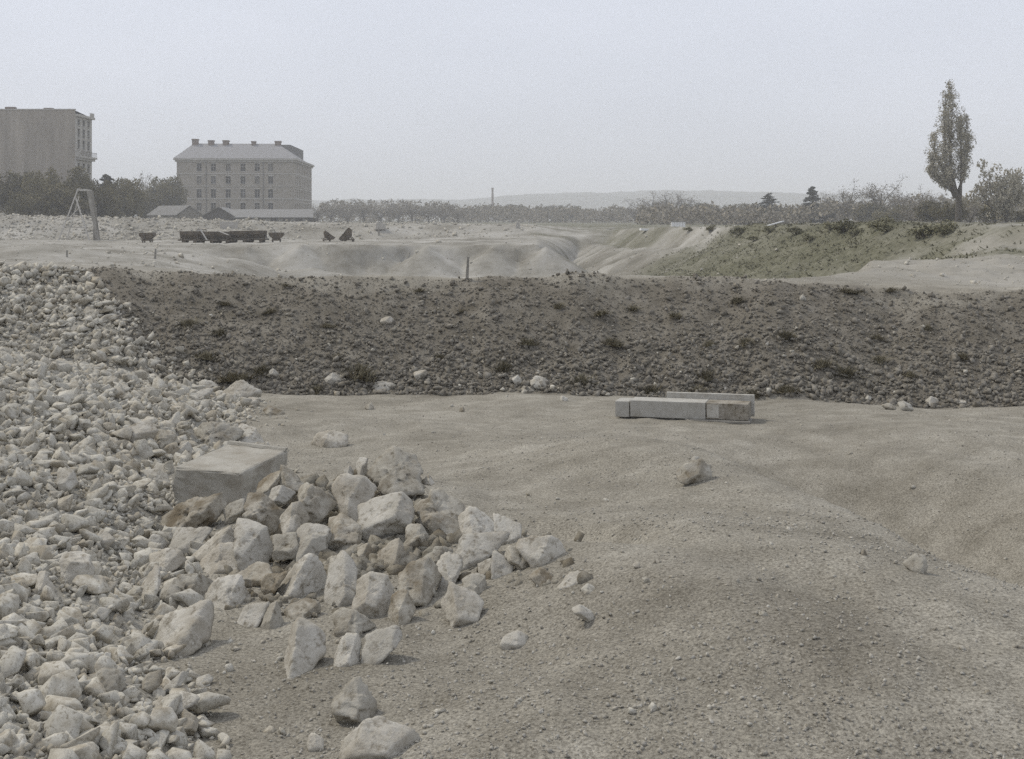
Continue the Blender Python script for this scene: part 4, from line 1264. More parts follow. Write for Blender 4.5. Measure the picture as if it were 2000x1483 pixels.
GP = 'broken limestone blocks packed into the stone heap'
LP = 'rough limestone block wedged among others in the stone heap'
heap = [  # crop, outline, label (None: shared), stained?
    ('A', (200,770, 330,680, 640,610, 690,720, 640,790, 340,930, 230,860), 'long pitted boulder lying across the heap just below the dressed block', 1),
    ('A', (650,590, 730,560, 820,600, 800,660, 690,720), 'small rounded stone between the dressed block and the long pitted boulder', 0),
    ('A', (830,650, 950,615, 1010,650, 1110,760, 1090,850, 1000,900, 860,800), 'rough knobbly stone in the heap right of the long pitted boulder', 1),
    ('A', (680,760, 740,680, 830,640, 830,790, 730,830), "rough little stone just right of the long pitted boulder's tip", 1),
    ('A', (930,560, 1100,430, 1180,470, 1090,540, 950,620), 'narrow rough stone against the right side of the dressed block', 1),
    ('A', (1100,430, 1290,540, 1200,630, 1060,570), 'dark edged stone at the back of the heap beside the dressed block', 1),
    ('A', (1020,590, 1110,530, 1200,620, 1100,700, 1020,680), 'small grey stone under the dark edged stone at the heap back', 0),
    ('A', (1230,610, 1310,525, 1490,690, 1370,810, 1280,780), 'brown stone set on its corner like a diamond near the heap top', 1),
    ('A', (1100,770, 1180,670, 1230,690, 1290,810, 1140,915), 'small pale angular stone below the diamond-set brown stone', 0),
    ('A', (1465,560, 1500,490, 1740,530, 1815,620, 1700,720, 1650,780, 1480,640), 'pale flat-topped block near the summit of the heap', 0),
    ('A', (300,960, 560,850, 720,840, 500,1010, 440,1090, 310,1000), 'uppermost of three slanting slabs on the left of the heap', 0),
    ('A', (450,1110, 640,930, 730,840, 750,950, 500,1150), 'thin middle one of three slanting slabs on the left of the heap', 0),
    ('A', (500,1150, 680,960, 800,970, 810,1100, 720,1200, 530,1220), 'lowest and thickest of three slanting slabs on the left of the heap', 0),
    ('A', (745,850, 800,830, 880,840, 1000,880, 1050,960, 1030,1080, 940,1140, 850,1130, 800,1000), 'upright squared block with bright right face in the middle of the heap', 0),
    ('A', (790,1150, 1000,1100, 1030,1220, 900,1290, 780,1280), 'brownish low block directly under the upright squared block', 1),
    ('A', (1050,930, 1210,900, 1230,1060, 1060,1080), 'dark recessed stone right of the upright squared block', 1),
    ('A', (1220,900, 1300,830, 1440,840, 1440,1000, 1380,1090, 1230,1040), 'smooth plain-faced slab in the centre of the heap', 0),
    ('A', (1440,850, 1530,790, 1660,830, 1670,950, 1620,1050, 1480,1030), 'round brown pitted stone in the centre of the heap', 1),
    ('A', (1080,1290, 1200,1100, 1300,1030, 1340,1060, 1420,1310, 1350,1400, 1130,1400), 'tall pointed wedge of stone at the centre front of the heap', 0),
    ('A', (970,1310, 1060,1170, 1190,1130, 1090,1280, 1000,1390), 'little brown stone squeezed left of the pointed wedge', 1),
    ('A', (1390,1130, 1470,1050, 1640,1060, 1700,1130, 1640,1170, 1430,1210), 'low brown stone under the round brown pitted stone', 1),
    ('A', (1430,1290, 1580,1140, 1690,1200, 1640,1300, 1600,1400, 1440,1450), 'blocky pale stone right of the pointed wedge', 0),
    ('B', (120,980, 230,870, 340,910, 375,1020, 340,1120, 270,1220, 160,1090), 'shield-shaped pale stone pointing down at the front of the heap', 0),
    ('A', (220,1270, 330,1170, 480,1180, 540,1290, 530,1400, 420,1480, 260,1400), 'large knobbly boulder at the left flank of the heap', 1),
    ('A', (540,1280, 600,1210, 770,1220, 800,1290, 940,1290, 930,1400, 860,1440, 700,1470, 520,1440), 'broad pale block at the lower left of the heap', 0),
    ('A', (140,1110, 260,1020, 380,1040, 440,1120, 260,1180, 200,1200), 'flat pale stone left of the three slanting slabs', 0),
    ('A', (50,1340, 180,1180, 270,1180, 220,1280, 230,1380, 120,1430), 'smooth leaning stone at the far left of the heap', 0),
    ('A', (140,1030, 160,900, 240,930, 285,1000, 220,1050), 'small ragged pale stone at the far left rim of the heap', 0),
    ('A', (120,220, 200,150, 330,170, 350,230, 200,330, 140,290), 'blotchy pitted stone behind the dressed block on the left', 1),
    ('A', (195,340, 430,225, 460,310, 430,370, 210,400), 'wedge-shaped stone leaning by the left corner of the dressed block', 0),
    ('A', (440,170, 520,70, 650,80, 850,190, 760,230, 600,260, 490,280), 'big dark-stained boulder right behind the dressed block', 1),
    ('A', (770,180, 900,160, 1000,220, 990,250, 760,225), 'low pale stone touching the back edge of the dressed block', 0),
    ('A', (70,490, 190,450, 310,490, 300,560, 150,600), 'smooth grey stone touching the left side of the dressed block', 0),
    ('A', (180,410, 320,410, 310,475, 210,460), "small flat stone leaning on the left corner of the dressed block's front", 0),
    ('B', (155,480, 300,400, 430,355, 540,450, 400,630, 240,730), 'large squared block with shaded left face near the heap top', 0),
    ('B', (205,262, 230,205, 330,150, 500,155, 600,205, 590,285, 540,350, 440,360, 280,300), 'big cratered boulder crowning the heap', 1),
    ('B', (500,520, 530,390, 620,300, 710,350, 820,420, 825,560, 800,700, 640,690, 560,560), 'massive stone with pale top and dark front at the right of the heap', 1),
    ('B', (580,325, 620,260, 665,315), 'tiny pale tip of stone behind the massive dark-fronted stone', 0),
    ('B', (820,540, 850,490, 960,520, 1040,570, 1020,640, 960,690, 830,690), 'pale angular stone on the right shoulder of the heap', 0),
    ('B', (1030,570, 1210,570, 1190,720, 1090,720, 1060,660), 'square pale stone at the right end of the heap', 0),
    ('B', (1200,660, 1420,655, 1480,760, 1470,830, 1340,850, 1200,730), 'low flat pale stone half buried right of the heap', 0),
    ('B', (1090,760, 1120,715, 1190,740, 1320,790, 1340,830, 1240,890, 1150,820), 'dark-sided stone in the crevice below the half-buried flat stone', 1),
    ('B', (785,740, 830,680, 960,690, 1100,730, 1040,770, 960,800, 850,860, 790,830), 'large pale stone with a spur at the lower right of the heap', 0),
    ('B', (930,850, 1030,770, 1035,900, 990,910, 940,880), 'narrow pale stone under the spur of the large pale stone', 0),
    ('B', (1030,780, 1160,820, 1140,920, 1030,890), 'small cube-like grey stone at the right foot of the heap', 0),
    ('B', (250,830, 310,730, 420,640, 470,770, 470,890, 370,890), 'bright triangular stone below the large squared block', 0),
    ('B', (460,620, 560,565, 610,630, 630,700, 560,770, 480,760), 'dark rounded stone right of the bright triangular stone', 1),
    ('B', (580,820, 620,720, 690,730, 760,790, 750,850, 660,890), 'small speckled stone left of the large stone with a spur', 1),
    ('B', (660,920, 720,860, 820,850, 830,890, 760,950, 700,990), 'small knobbly stone below the speckled one, right side of heap', 0),
    ('B', (340,900, 480,800, 590,800, 690,1020, 630,1080, 500,1150, 450,1010, 380,1000), 'broad darker slab leaning behind the shield-shaped stone', 1),
    ('B', (690,1120, 760,960, 960,1060, 930,1170, 830,1245), 'bright tilted block standing alone at the right front of the heap', 0),
    ('B', (320,1240, 380,1040, 460,1000, 520,1070, 510,1150, 440,1220), 'rough stone right of the shield-shaped one at the heap front', 1),
    ('B', (0,1170, 60,1140, 190,1150, 275,1250, 140,1290, 40,1320), 'flaky flat stone at the foot of the heap below the shield-shaped one', 1),
    ('C', (1340,640, 1400,570, 1490,590, 1520,660, 1480,760, 1350,740), 'small bright rounded stone in front of the heap', 0),
    ('C', (1530,690, 1550,590, 1700,530, 1780,495, 1810,520, 1700,640, 1600,740), 'long bright tilted stone in front of the heap on the right', 0),
    ('B', (820,940, 880,910, 980,920, 1010,990, 990,1040, 900,1020), 'low crumbly stone behind the bright tilted block', 1),
    ('B', (150,740, 220,690, 260,760, 220,830), 'small dark stone between the round pitted stone and bright triangle', 1),
    ('B', (55,235, 100,190, 135,240, 120,275), 'tiny white stone left of the cratered boulder', 0),
    ('B', (140,215, 170,150, 215,150, 200,260), 'small grey stone touching the left of the cratered boulder', 0),
    ('C', (160,510, 210,440, 460,365, 510,430, 500,570, 300,670, 170,650), 'large smooth pale block lying apart at the lower left of the heap', 0),
    ('C', (1000,620, 1040,520, 1060,405, 1150,450, 1260,540, 1270,640, 1190,750, 1065,800, 1020,700), 'bright upright stone with narrow top standing in front of the heap', 0),
    ('C', (970,380, 1130,335, 1280,320, 1270,380, 1150,430, 990,440), 'flat stone under the pointed wedge', 1),
    ('C', (695,450, 760,390, 890,350, 860,480, 740,490), 'small pale wedge resting on the sand under the broad block', 0),
    ('C', (880,460, 900,370, 980,300, 1000,330, 960,400, 1000,480, 900,510), 'small brown stone under the left end of the flat stone', 1),
]
for c, pts, lab, st in heap:
    P_ = np.array(cv(c, pts)); y1 = P_[:, 1].max(); yb = y1-.15*(y1-P_[:, 1].min()); xm = P_[:, 0].mean()
    Yg = hit(xm, yb)[1]
    Yp = np.interp(yb, [900, 950, 1000, 1100, 1200, 1290], [6.85, 6.5, 6.1, 5.5, 5.0, 4.65])
    w_ = float(sstep(440, 540, np.array(xm))*(1-sstep(860, 930, np.array(xm)))) if c in 'AB' and yb > 900 else 0.0
    Yh = min(Yg, Yp*w_+Yg*(1-w_))
    sz = math.sqrt((P_[:, 0].max()-P_[:, 0].min())*(y1-P_[:, 1].min()))/F*Yh
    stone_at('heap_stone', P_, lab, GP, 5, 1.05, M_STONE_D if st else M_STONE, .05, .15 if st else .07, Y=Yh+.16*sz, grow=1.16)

lone = [
    ('C', (1305,880, 1400,800, 1470,785, 1550,840, 1640,960, 1690,1080, 1600,1130, 1400,1140, 1360,1060), 'large brown-faced boulder at the bottom edge of the view', 1, 5),
    ('C', (1395,1160, 1430,1118, 1760,1132, 1880,1165, 1930,1345, 1395,1345), 'long flat slab along the bottom edge in front of the brown-faced boulder', 0, 5),
    ('C', (1165,1200, 1220,1185, 1280,1215, 1270,1300, 1180,1300), 'small rounded stone at the bottom edge left of the flat slab', 0, 4),
    ('C', (440,810, 500,790, 550,805, 540,850, 450,870), 'small bright stone at the edge of the rubble slope, bottom left', 0, 4),
    ('C', (60,1060, 200,980, 460,860, 470,940, 330,1020, 150,1080), 'long smooth slab at the foot of the rubble slope, bottom left', 0, 5),
    ('C', (290,1150, 350,1020, 440,1030, 470,1090, 430,1180, 330,1200), 'smooth rounded stone in the bottom left below the long slab', 0, 5),
    ('C', (190,930, 300,830, 360,780, 380,830, 230,950), 'ridged stone just above the long slab, bottom left', 0, 5),
    ('C', (30,870, 100,790, 190,800, 200,870, 130,920), 'dull brown stone in the rubble left of the ridged stone', 1, 4),
    ('B', (1080,1370, 1100,1270, 1200,1260, 1270,1300, 1230,1390, 1130,1390), 'pale stone alone on the sand right of the heap', 0, 4),
    ('B', (1240,890, 1340,840, 1450,920, 1390,970, 1320,960), 'dark stone sunk in the crevice right of the heap', 1, 4),
    ('B', (1390,1010, 1490,910, 1630,870, 1640,930, 1500,960, 1450,1030), 'thin pale plate of stone jutting from the sand right of the heap', 0, 4),
    ('B', (1570,1000, 1640,960, 1720,1000, 1640,1030), 'small dark stone beside the jutting plate on the sand', 1, 4),
    ('B', (1510,1110, 1580,1080, 1700,1170, 1740,1220, 1620,1190), 'low half-buried stone on the sand below the jutting plate', 0, 4),
    ('A', (1310,250, 1340,150, 1450,130, 1600,170, 1590,260, 1400,290), 'rounded half-buried boulder on the sand behind the heap', 0, 4),
    ('D', (390,180, 420,120, 530,130, 530,180, 480,230, 400,215), 'clean square pale stone in the rubble left of the heap', 0, 4),
    ('D', (150,260, 220,230, 370,240, 390,420, 300,500, 240,400), 'large triangular slab in the rubble at the left edge', 0, 5),
    ('D', (30,400, 80,370, 150,500, 120,560, 30,540), 'big pale block at the left edge beside the triangular slab', 0, 5),
    ('D', (290,1060, 400,1010, 570,1050, 600,1150, 540,1200, 400,1150, 310,1120), 'big craggy stone in the bottom left rubble', 1, 5),
    ('D', (400,500, 500,450, 560,460, 430,530), 'thin flat stone in the rubble right of the triangular slab', 0, 4),
    ('D', (370,640, 420,590, 500,620, 460,690, 400,690), 'bright squarish stone in the lower left rubble', 0, 4),
    ('D', (560,590, 640,560, 680,600, 620,640), 'smooth oval stone in the rubble beside the large smooth block', 0, 4),
    ('D', (490,680, 540,630, 590,690, 540,740), 'brownish egg-shaped stone in the lower left rubble', 1, 4),
    ('D', (215,60, 260,30, 340,110, 300,130), 'narrow tilted stone in the rubble above the triangular slab', 0, 4),
    ('E', (180,830, 290,810, 360,880, 250,1000, 200,920), 'wedge of pale stone in the rubble left of the dressed block', 0, 4),
    ('E', (590,870, 660,780, 750,860, 710,900), 'bright peaked stone in the rubble near the dressed block', 0, 4),
    ('E', (420,690, 500,650, 570,700, 520,740), 'lens-shaped stone in the rubble above the bright peaked stone', 0, 4),
    ('E', (570,580, 640,510, 820,460, 1040,490, 1040,530, 800,530, 600,600), 'long flat ledge-like slab in the rubble behind the dressed block', 0, 5),
    ('E', (480,180, 520,110, 620,110, 625,230, 530,240), 'brown rounded boulder high in the left rubble slope', 1, 4),
    ('E', (1140,270, 1200,240, 1310,240, 1290,270, 1180,310), 'bright white stone at the right rim of the rubble slope', 0, 4),
    ('F', (1050,790, 1100,740, 1200,715, 1285,730, 1290,790, 1140,830), 'broad pale block where the rubble meets the dark bank', 0, 5),
    ('F', (1140,800, 1280,785, 1260,845, 1160,850), 'greyish block resting under the broad pale block by the bank', 0, 4),
    ('F', (1280,865, 1320,830, 1420,870, 1410,895, 1330,885), 'brown oblong stone on the sand before the dark bank, left', 1, 4),
    ('F', (890,730, 960,690, 1050,720, 1040,760), 'rounded grey stone at the corner of rubble and bank', 0, 4),
    ('F', (265,340, 300,285, 360,300, 372,350, 320,365), 'brown boulder on the upper rim of the rubble slope', 1, 4),
    ('F', (375,345, 410,330, 440,365, 400,380), 'pale stone right of the brown boulder on the upper rim', 0, 4),
    ('F', (1320,640, 1350,622, 1390,665, 1350,682), 'small white stone low on the dark bank at the left', 0, 4),
    ('F', (1620,680, 1680,650, 1745,690, 1700,720, 1640,710), 'pale lump of stone on the foot of the bank between two weed tufts', 0, 4),
    ('G', (120,285, 180,278, 205,310, 170,335, 130,320), 'lone bright white stone halfway up the dark bank', 0, 4),
    ('G', (850,620, 890,603, 930,650, 880,665), 'upper left stone of the pale trio at the bank foot', 0, 4),
    ('G', (940,640, 980,610, 1040,620, 1070,660, 1050,690, 990,672), 'largest, right-hand stone of the pale trio at the bank foot', 0, 4),
    ('G', (890,695, 920,660, 980,680, 985,712, 900,716), 'lower stone of the pale trio at the bank foot', 0, 4),
    ('G', (300,590, 380,570, 390,600, 330,640), 'greyish stone on the bank foot left of the pale trio', 0, 4),
    ('G', (70,660, 120,645, 210,655, 160,700, 100,700), 'low flat grey stone at the bank foot, left of centre', 0, 4),
    ('G', (1175,635, 1200,613, 1216,620, 1195,646), 'small bright stone right of the pale trio', 0, 3),
    ('G', (1118,752, 1135,713, 1172,742, 1160,757), 'small peaked stone on the sand right of the pale trio', 0, 3),
    ('G', (800,732, 830,716, 842,735), 'flat white chip on the sand below the pale trio', 0, 3),
    ('G', (553,808, 580,778, 602,800, 575,818), 'small brown stone on the open sand before the bank', 1, 3),
    ('G', (20,792, 60,765, 95,780, 80,806), 'brown flat stone on the sand near the rubble slope', 1, 3),
    ('H', (1165,770, 1185,746, 1207,765, 1185,793), 'small round white stone at the right foot of the bank', 0, 4),
    ('H', (1360,800, 1390,786, 1470,825, 1440,854, 1370,832), 'largest of the white stones at the right foot of the bank', 0, 4),
    ('H', (1515,775, 1545,753, 1617,810, 1590,822, 1520,797), 'slanting white stone second from the right edge at the bank foot', 0, 4),
    ('H', (1700,777, 1765,780, 1775,800, 1760,815, 1715,807), 'rightmost white stone at the foot of the bank', 0, 4),
    ('H', (1250,807, 1310,797, 1362,825, 1300,843), 'dull brown stone left of the largest white stone', 1, 4),
    ('H', (575,450, 600,435, 608,455, 590,465), 'small pale stone high on the bank right of the beam', 0, 3),
    ('H', (322,712, 345,695, 372,712, 355,725), 'small whitish stone on the bank above the beam', 0, 3),
    ('I', (870,965, 930,925, 1050,930, 1250,940, 1295,985, 1290,1130, 1130,1100, 990,1070, 900,1020), 'mottled half-buried boulder on the sand in front of the beam', 1, 5),
    ('I', (1075,850, 1110,798, 1170,820, 1165,880, 1110,892), 'small white stone just behind the mottled boulder', 0, 4),
    ('J', (1620,185, 1680,143, 1722,160, 1705,232, 1660,218), 'brown crumbly clod on the slope at the right', 1, 4),
    ('J', (1468,148, 1488,134, 1503,160, 1485,166), 'small dark stone on the sand left of the brown clod', 1, 3),
    ('J', (628,188, 662,186, 656,212, 640,208), 'small pale chip on the sand right of the heap top', 0, 3),
]
for c, pts, lab, st, sub in lone:
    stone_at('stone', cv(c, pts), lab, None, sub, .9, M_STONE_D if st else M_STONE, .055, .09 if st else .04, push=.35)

# joined small stones: templates of broken, sharp-edged hulls
def templates(n, pts, seed, flat=(.5, .95)):
    g = np.random.default_rng(seed); out = []
    for k in range(n):
        bm = bmesh.new()
        P = g.normal(size=(pts, 3)); P /= np.linalg.norm(P, axis=1, keepdims=True); P *= g.uniform(.72, 1.05, (pts, 1))
        P = P*np.array([1.0, g.uniform(.6, 1.0), g.uniform(*flat)])
        for p in P: bm.verts.new(p)
        bmesh.ops.convex_hull(bm, input=bm.verts[:])
        for v in [v for v in bm.verts if not v.link_faces]: bm.verts.remove(v)
        bmesh.ops.triangulate(bm, faces=bm.faces[:]); bmesh.ops.recalc_face_normals(bm, faces=bm.faces)
        bm.verts.index_update()
        out.append((np.array([v.co[:] for v in bm.verts]), np.array([[v.index for v in f.verts] for f in bm.faces]))); bm.free()
    return out

def chipped(n, pts, seed):
    """sharp hulls with narrow broken arrises"""
    g = np.random.default_rng(seed); out = []
    for k in range(n):
        bm = bmesh.new()
        P = g.normal(size=(pts, 3)); P /= np.linalg.norm(P, axis=1, keepdims=True); P *= g.uniform(.7, 1.1, (pts, 1))
        P = P*np.array([1.0, g.uniform(.55, 1.0), g.uniform(.4, .85)])
        for p in P: bm.verts.new(p)
        bmesh.ops.convex_hull(bm, input=bm.verts[:])
        for v in [v for v in bm.verts if not v.link_faces]: bm.verts.remove(v)
        bmesh.ops.dissolve_limit(bm, angle_limit=.22, verts=bm.verts[:], edges=bm.edges[:])
        bmesh.ops.bevel(bm, geom=bm.edges[:], offset=.05, segments=1, affect='EDGES', clamp_overlap=True)
        bmesh.ops.triangulate(bm, faces=bm.faces[:])
        bmesh.ops.subdivide_edges(bm, edges=bm.edges[:], cuts=1, use_grid_fill=True)
        bmesh.ops.triangulate(bm, faces=bm.faces[:]); bmesh.ops.recalc_face_normals(bm, faces=bm.faces)
        bm.verts.index_update()
        V = np.array([v.co[:] for v in bm.verts]); Fc = np.array([[v.index for v in f.verts] for f in bm.faces]); bm.free()
        V = V*(1+.05*fbm(V[:, 0]*3+k*3, V[:, 1]*3, V[:, 2]*3, 2, k+11))[:, None]
        out.append((V, Fc))
    return out

def worn(n, sub, seed, sharp=(16, 34)):
    """finer templates: chipped blocks with slightly worn edges"""
    g = np.random.default_rng(seed); out = []; D, F3 = ICO[sub]
    for k in range(n):
        m_ = g.integers(5, 9)
        nn = g.normal(size=(m_, 3)); nn /= np.linalg.norm(nn, axis=1, keepdims=True)
        nn = np.vstack([nn, np.eye(3), -np.eye(3)]); dd = np.concatenate([g.uniform(.5, .9, m_), g.uniform(.75, .98, 6)])
        V = D*carve(D, nn, dd, g.uniform(*sharp))[:, None]*np.array([1, g.uniform(.6, 1), g.uniform(.45, .9)])
        V = V*(1+roughen(V*.5+k*5, .6, .07, k+300, .0) - .07*np.maximum(0, fbm(V[:, 0]*5+k, V[:, 1]*5, V[:, 2]*5, 2, k)))[:, None]
        out.append((V, F3))
    return out

def scatter_mesh(name, X, Y, Z, size, temps, seed, smooth=False):
    g = np.random.default_rng(seed); n = len(X)
    idx = g.integers(0, len(temps), n)
    q = g.normal(size=(n, 4)); q[:, 1:3] *= .45; q /= np.linalg.norm(q, axis=1, keepdims=True)
    w, x, y, z = q.T
    Rm = np.stack([1-2*(y*y+z*z), 2*(x*y-z*w), 2*(x*z+y*w), 2*(x*y+z*w), 1-2*(x*x+z*z), 2*(y*z-x*w), 2*(x*z-y*w), 2*(y*z+x*w), 1-2*(x*x+y*y)], -1).reshape(n, 3, 3)
    Vs, Fs, ts, off = [], [], [], 0
    tone = g.uniform(0, 1, n); pos = np.stack([X, Y, Z], -1)
    for t, (TV, TF) in enumerate(temps):
        k = np.nonzero(idx == t)[0]
        if len(k) == 0: continue
        V = np.einsum('nij,vj->nvi', Rm[k], TV)*size[k][:, None, None]+pos[k][:, None, :]
        nv = len(TV)
        Fs.append((TF[None]+(np.arange(len(k))*nv)[:, None, None]).reshape(-1, 3)+off)
        Vs.append(V.reshape(-1, 3)); ts.append(np.repeat(tone[k], nv)); off += nv*len(k)
    m = mesh_np(name, np.concatenate(Vs), np.concatenate(Fs), smooth)
    attr(m, 'tone', np.concatenate(ts))
    return m

# --- rubble slope on the left: the largest stones one by one, the rest as one mass
def rubble_slope():
    g = np.random.default_rng(101)
    n = 40000
    Y = 2.6+(17.6-2.6)*g.uniform(0, 1, n)**1.25
    ed = np.interp(Y, SCX, SCV)
    wid = np.interp(Y, [2.6, 6, 10, 14, 16, 18.2], [1.7, 2.6, 3.4, 4.4, 3.2, 2.0])
    X = ed+.12 - wid*g.uniform(-.05, 1, n)
    dens = sstep(-.22, .05, ed-X+.12*g.normal(size=n))
    keep = g.uniform(0, 1, n) < dens
    u = 1000+F*X/Y
    keep &= u > -160
    X, Y = X[keep], Y[keep]
    size = np.exp(g.normal(math.log(.0205), .7, len(X))).clip(.006, .085)*np.interp(Y, [2.6, 5, 9, 18], [.72, .88, 1.15, 1.45])
    Z = CZ-drop(X, Y)+size*g.uniform(-.1, .6, len(X))
    pxs = size/Y*F; u = 1000+F*X/Y; v = HY+F*(CZ-Z)/Y
    order = np.argsort(-np.where((u > 0) & (v < 1480), pxs, 0))
    big, mid_, rest = order[:165], order[165:1100], order[1100:]
    o = obj('limestone_rubble', scatter_mesh('limestone_rubble', X[rest], Y[rest], Z[rest], size[rest], templates(24, 10, 102), 103), M_RUBBLE)
    tag(o, 'loose mass of small pale limestone rubble covering the left slope', 'rubble', None, 'stuff')
    o = obj('coarse_rubble', scatter_mesh('coarse_rubble', X[mid_], Y[mid_], Z[mid_], size[mid_]*1.08, chipped(30, 12, 104), 105), M_RUBBLE)
    tag(o, 'fist-sized pale rubble lying between the larger stones of the left slope', 'rubble', None, 'stuff')
    ms = []
    for k, (V, F3) in enumerate(chipped(40, 11, 106)):
        m = mesh_np('rubble_stone', V*1.08, F3); m.materials.append(M_SCREE); ms.append(m)
    for k, i in enumerate(big):
        o = obj('rubble_stone', ms[k % len(ms)], None, None, (X[i], Y[i], Z[i]))
        s = size[i]*1.05; o.scale = (s, s, s)
        o.rotation_euler = (g.uniform(-.6, .6), g.uniform(-.6, .6), g.uniform(0, 6.28))
        tag(o, 'pale limestone lump lying loose in the rubble slope at the left', 'stone', 'larger loose stones of the left rubble slope')
rubble_slope()

def heap_fill():
    g = np.random.default_rng(111); n = 620
    px = g.uniform(540, 890, n); py = g.uniform(930, 1190, n)
    e = ((px-700)/200)**2+((py-1060)/135)**2
    k = e < 1.0
    px, py = px[k], py[k]
    Y = np.interp(py, [900, 950, 1000, 1100, 1200, 1290], [6.85, 6.5, 6.1, 5.5, 5.0, 4.65])+.22
    X = (px-1000)/F*Y; Z = CZ-(py-HY)/F*Y
    gz = CZ-drop(X, Y)
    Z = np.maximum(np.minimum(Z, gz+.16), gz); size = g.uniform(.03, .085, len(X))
    q = [hit(g.uniform(300, 560), g.uniform(1000, 1200)) for _ in range(170)]
    q += [hit(g.uniform(520, 860), g.uniform(1120, 1215)) for _ in range(90)]
    q += [hit(g.uniform(880, 1150), g.uniform(1050, 1150)) for _ in range(40)]
    X = np.concatenate([X, [p[0] for p in q]]); Y = np.concatenate([Y, [p[1]+.05 for p in q]]); Z = np.concatenate([Z, [p[2] for p in q]]); size = np.concatenate([size, g.uniform(.012, .05, len(q))])
    o = obj('heap_chips', scatter_mesh('heap_chips', X, Y, Z, size, templates(24, 12, 112), 113), M_RUBBLE_GAP)
    tag(o, 'small broken stone filling the gaps of the stone heap', 'rubble', None, 'stuff')
heap_fill()

def bank_gravel():
    g = np.random.default_rng(121); n = 36000
    u = g.uniform(-150, 2150, n)
    base = np.interp(u, UC, PROF[5][0]); crest = np.interp(u, UC, PROF[6][0])
    t = g.beta(1.0, 1.15, n)*1.05-.02
    Y = base+(crest-base)*t
    X = (u-1000)/F*Y
    ed = np.interp(Y, SCX, SCV)
    keep = (ed-X) < .25
    X, Y, t = X[keep], Y[keep], t[keep]; n = len(X)
    size = np.exp(g.normal(math.log(.0168), .6, n))*(1+.45*np.clip(1-t/.6, 0, 1)**1.2)
    size = (size*np.clip(1.08-.38*t, .4, 1.2)).clip(.005, .07)
    Z = CZ-drop(X, Y)+size*g.uniform(0, .4, n)
    T = templates(16, 8, 122); T2 = templates(20, 10, 123)
    big = size > .03
    o = obj('bank_gravel', scatter_mesh('bank_gravel', X[~big], Y[~big], Z[~big], size[~big], T, 124), M_PEBBLE_D)
    tag(o, 'dark brown clinker gravel covering the face of the bank', 'gravel', None, 'stuff')
    o = obj('bank_cobbles', scatter_mesh('bank_cobbles', X[big], Y[big], Z[big], size[big], T2, 125), M_PEBBLE_D)
    tag(o, 'coarser dark lumps gathered along the foot of the bank', 'gravel', None, 'stuff')
    k = g.choice(n, 420, replace=False)
    o = obj('bank_pale_chips', scatter_mesh('bank_pale_chips', X[k], Y[k]-.03, Z[k]+.01, size[k]*.9, T, 126), M_RUBBLE)
    tag(o, 'scattered pale chips of stone on the dark bank', 'gravel', None, 'stuff')
bank_gravel()

def sand_grit():
    g = np.random.default_rng(131); n = 60000
    Y = 2.8*(14.8/2.8)**g.uniform(0, 1, n)
    u = g.uniform(-60, 2060, n); X = (u-1000)/F*Y
    ed = np.interp(Y, SCX, SCV)
    dn = fbm(X*1.1, Y*1.1, oct=3, seed=132)
    keep = (X > ed-.1) & (g.uniform(0, 1, n) < np.clip(.55+.6*dn, .12, 1))
    X, Y = X[keep], Y[keep]; n = len(X)
    size = np.exp(g.normal(math.log(.0042), .6, n)).clip(.002, .012)
    Z = CZ-drop(X, Y)+size*g.uniform(0, .35, n)
    T = templates(16, 8, 133, (.4, .8))
    o = obj('sand_grit', scatter_mesh('sand_grit', X, Y, Z, size, T, 134), M_GRIT)
    tag(o, 'fine grit and pebbles strewn over the sandy foreground', 'gravel', None, 'stuff')
    m = 380
    Y = 3.0*(14.6/3.0)**g.uniform(0, 1, m); u = g.uniform(-40, 2040, m); X = (u-1000)/F*Y
    keep = X > np.interp(Y, SCX, SCV)-.05
    X, Y = X[keep], Y[keep]; size = np.exp(g.normal(math.log(.011), .45, len(X))).clip(.006, .035)
    # more chips close to the rubble slope and the heap
    Ye = g.uniform(3.2, 14.5, 500); Xe = np.interp(Ye, SCX, SCV)+np.abs(g.normal(0, .35, 500)); X = np.concatenate([X, Xe]); Y = np.concatenate([Y, Ye]); size = np.concatenate([size, g.uniform(.008, .032, 500)])
    Z = CZ-drop(X, Y)+size*.1
    T = templates(16, 14, 135, (.4, .8))
    o = obj('sand_chips', scatter_mesh('sand_chips', X, Y, Z, size, T, 136), M_RUBBLE)
    tag(o, 'small pale stone chips lying on the sandy ground', 'gravel', None, 'stuff')
sand_grit()

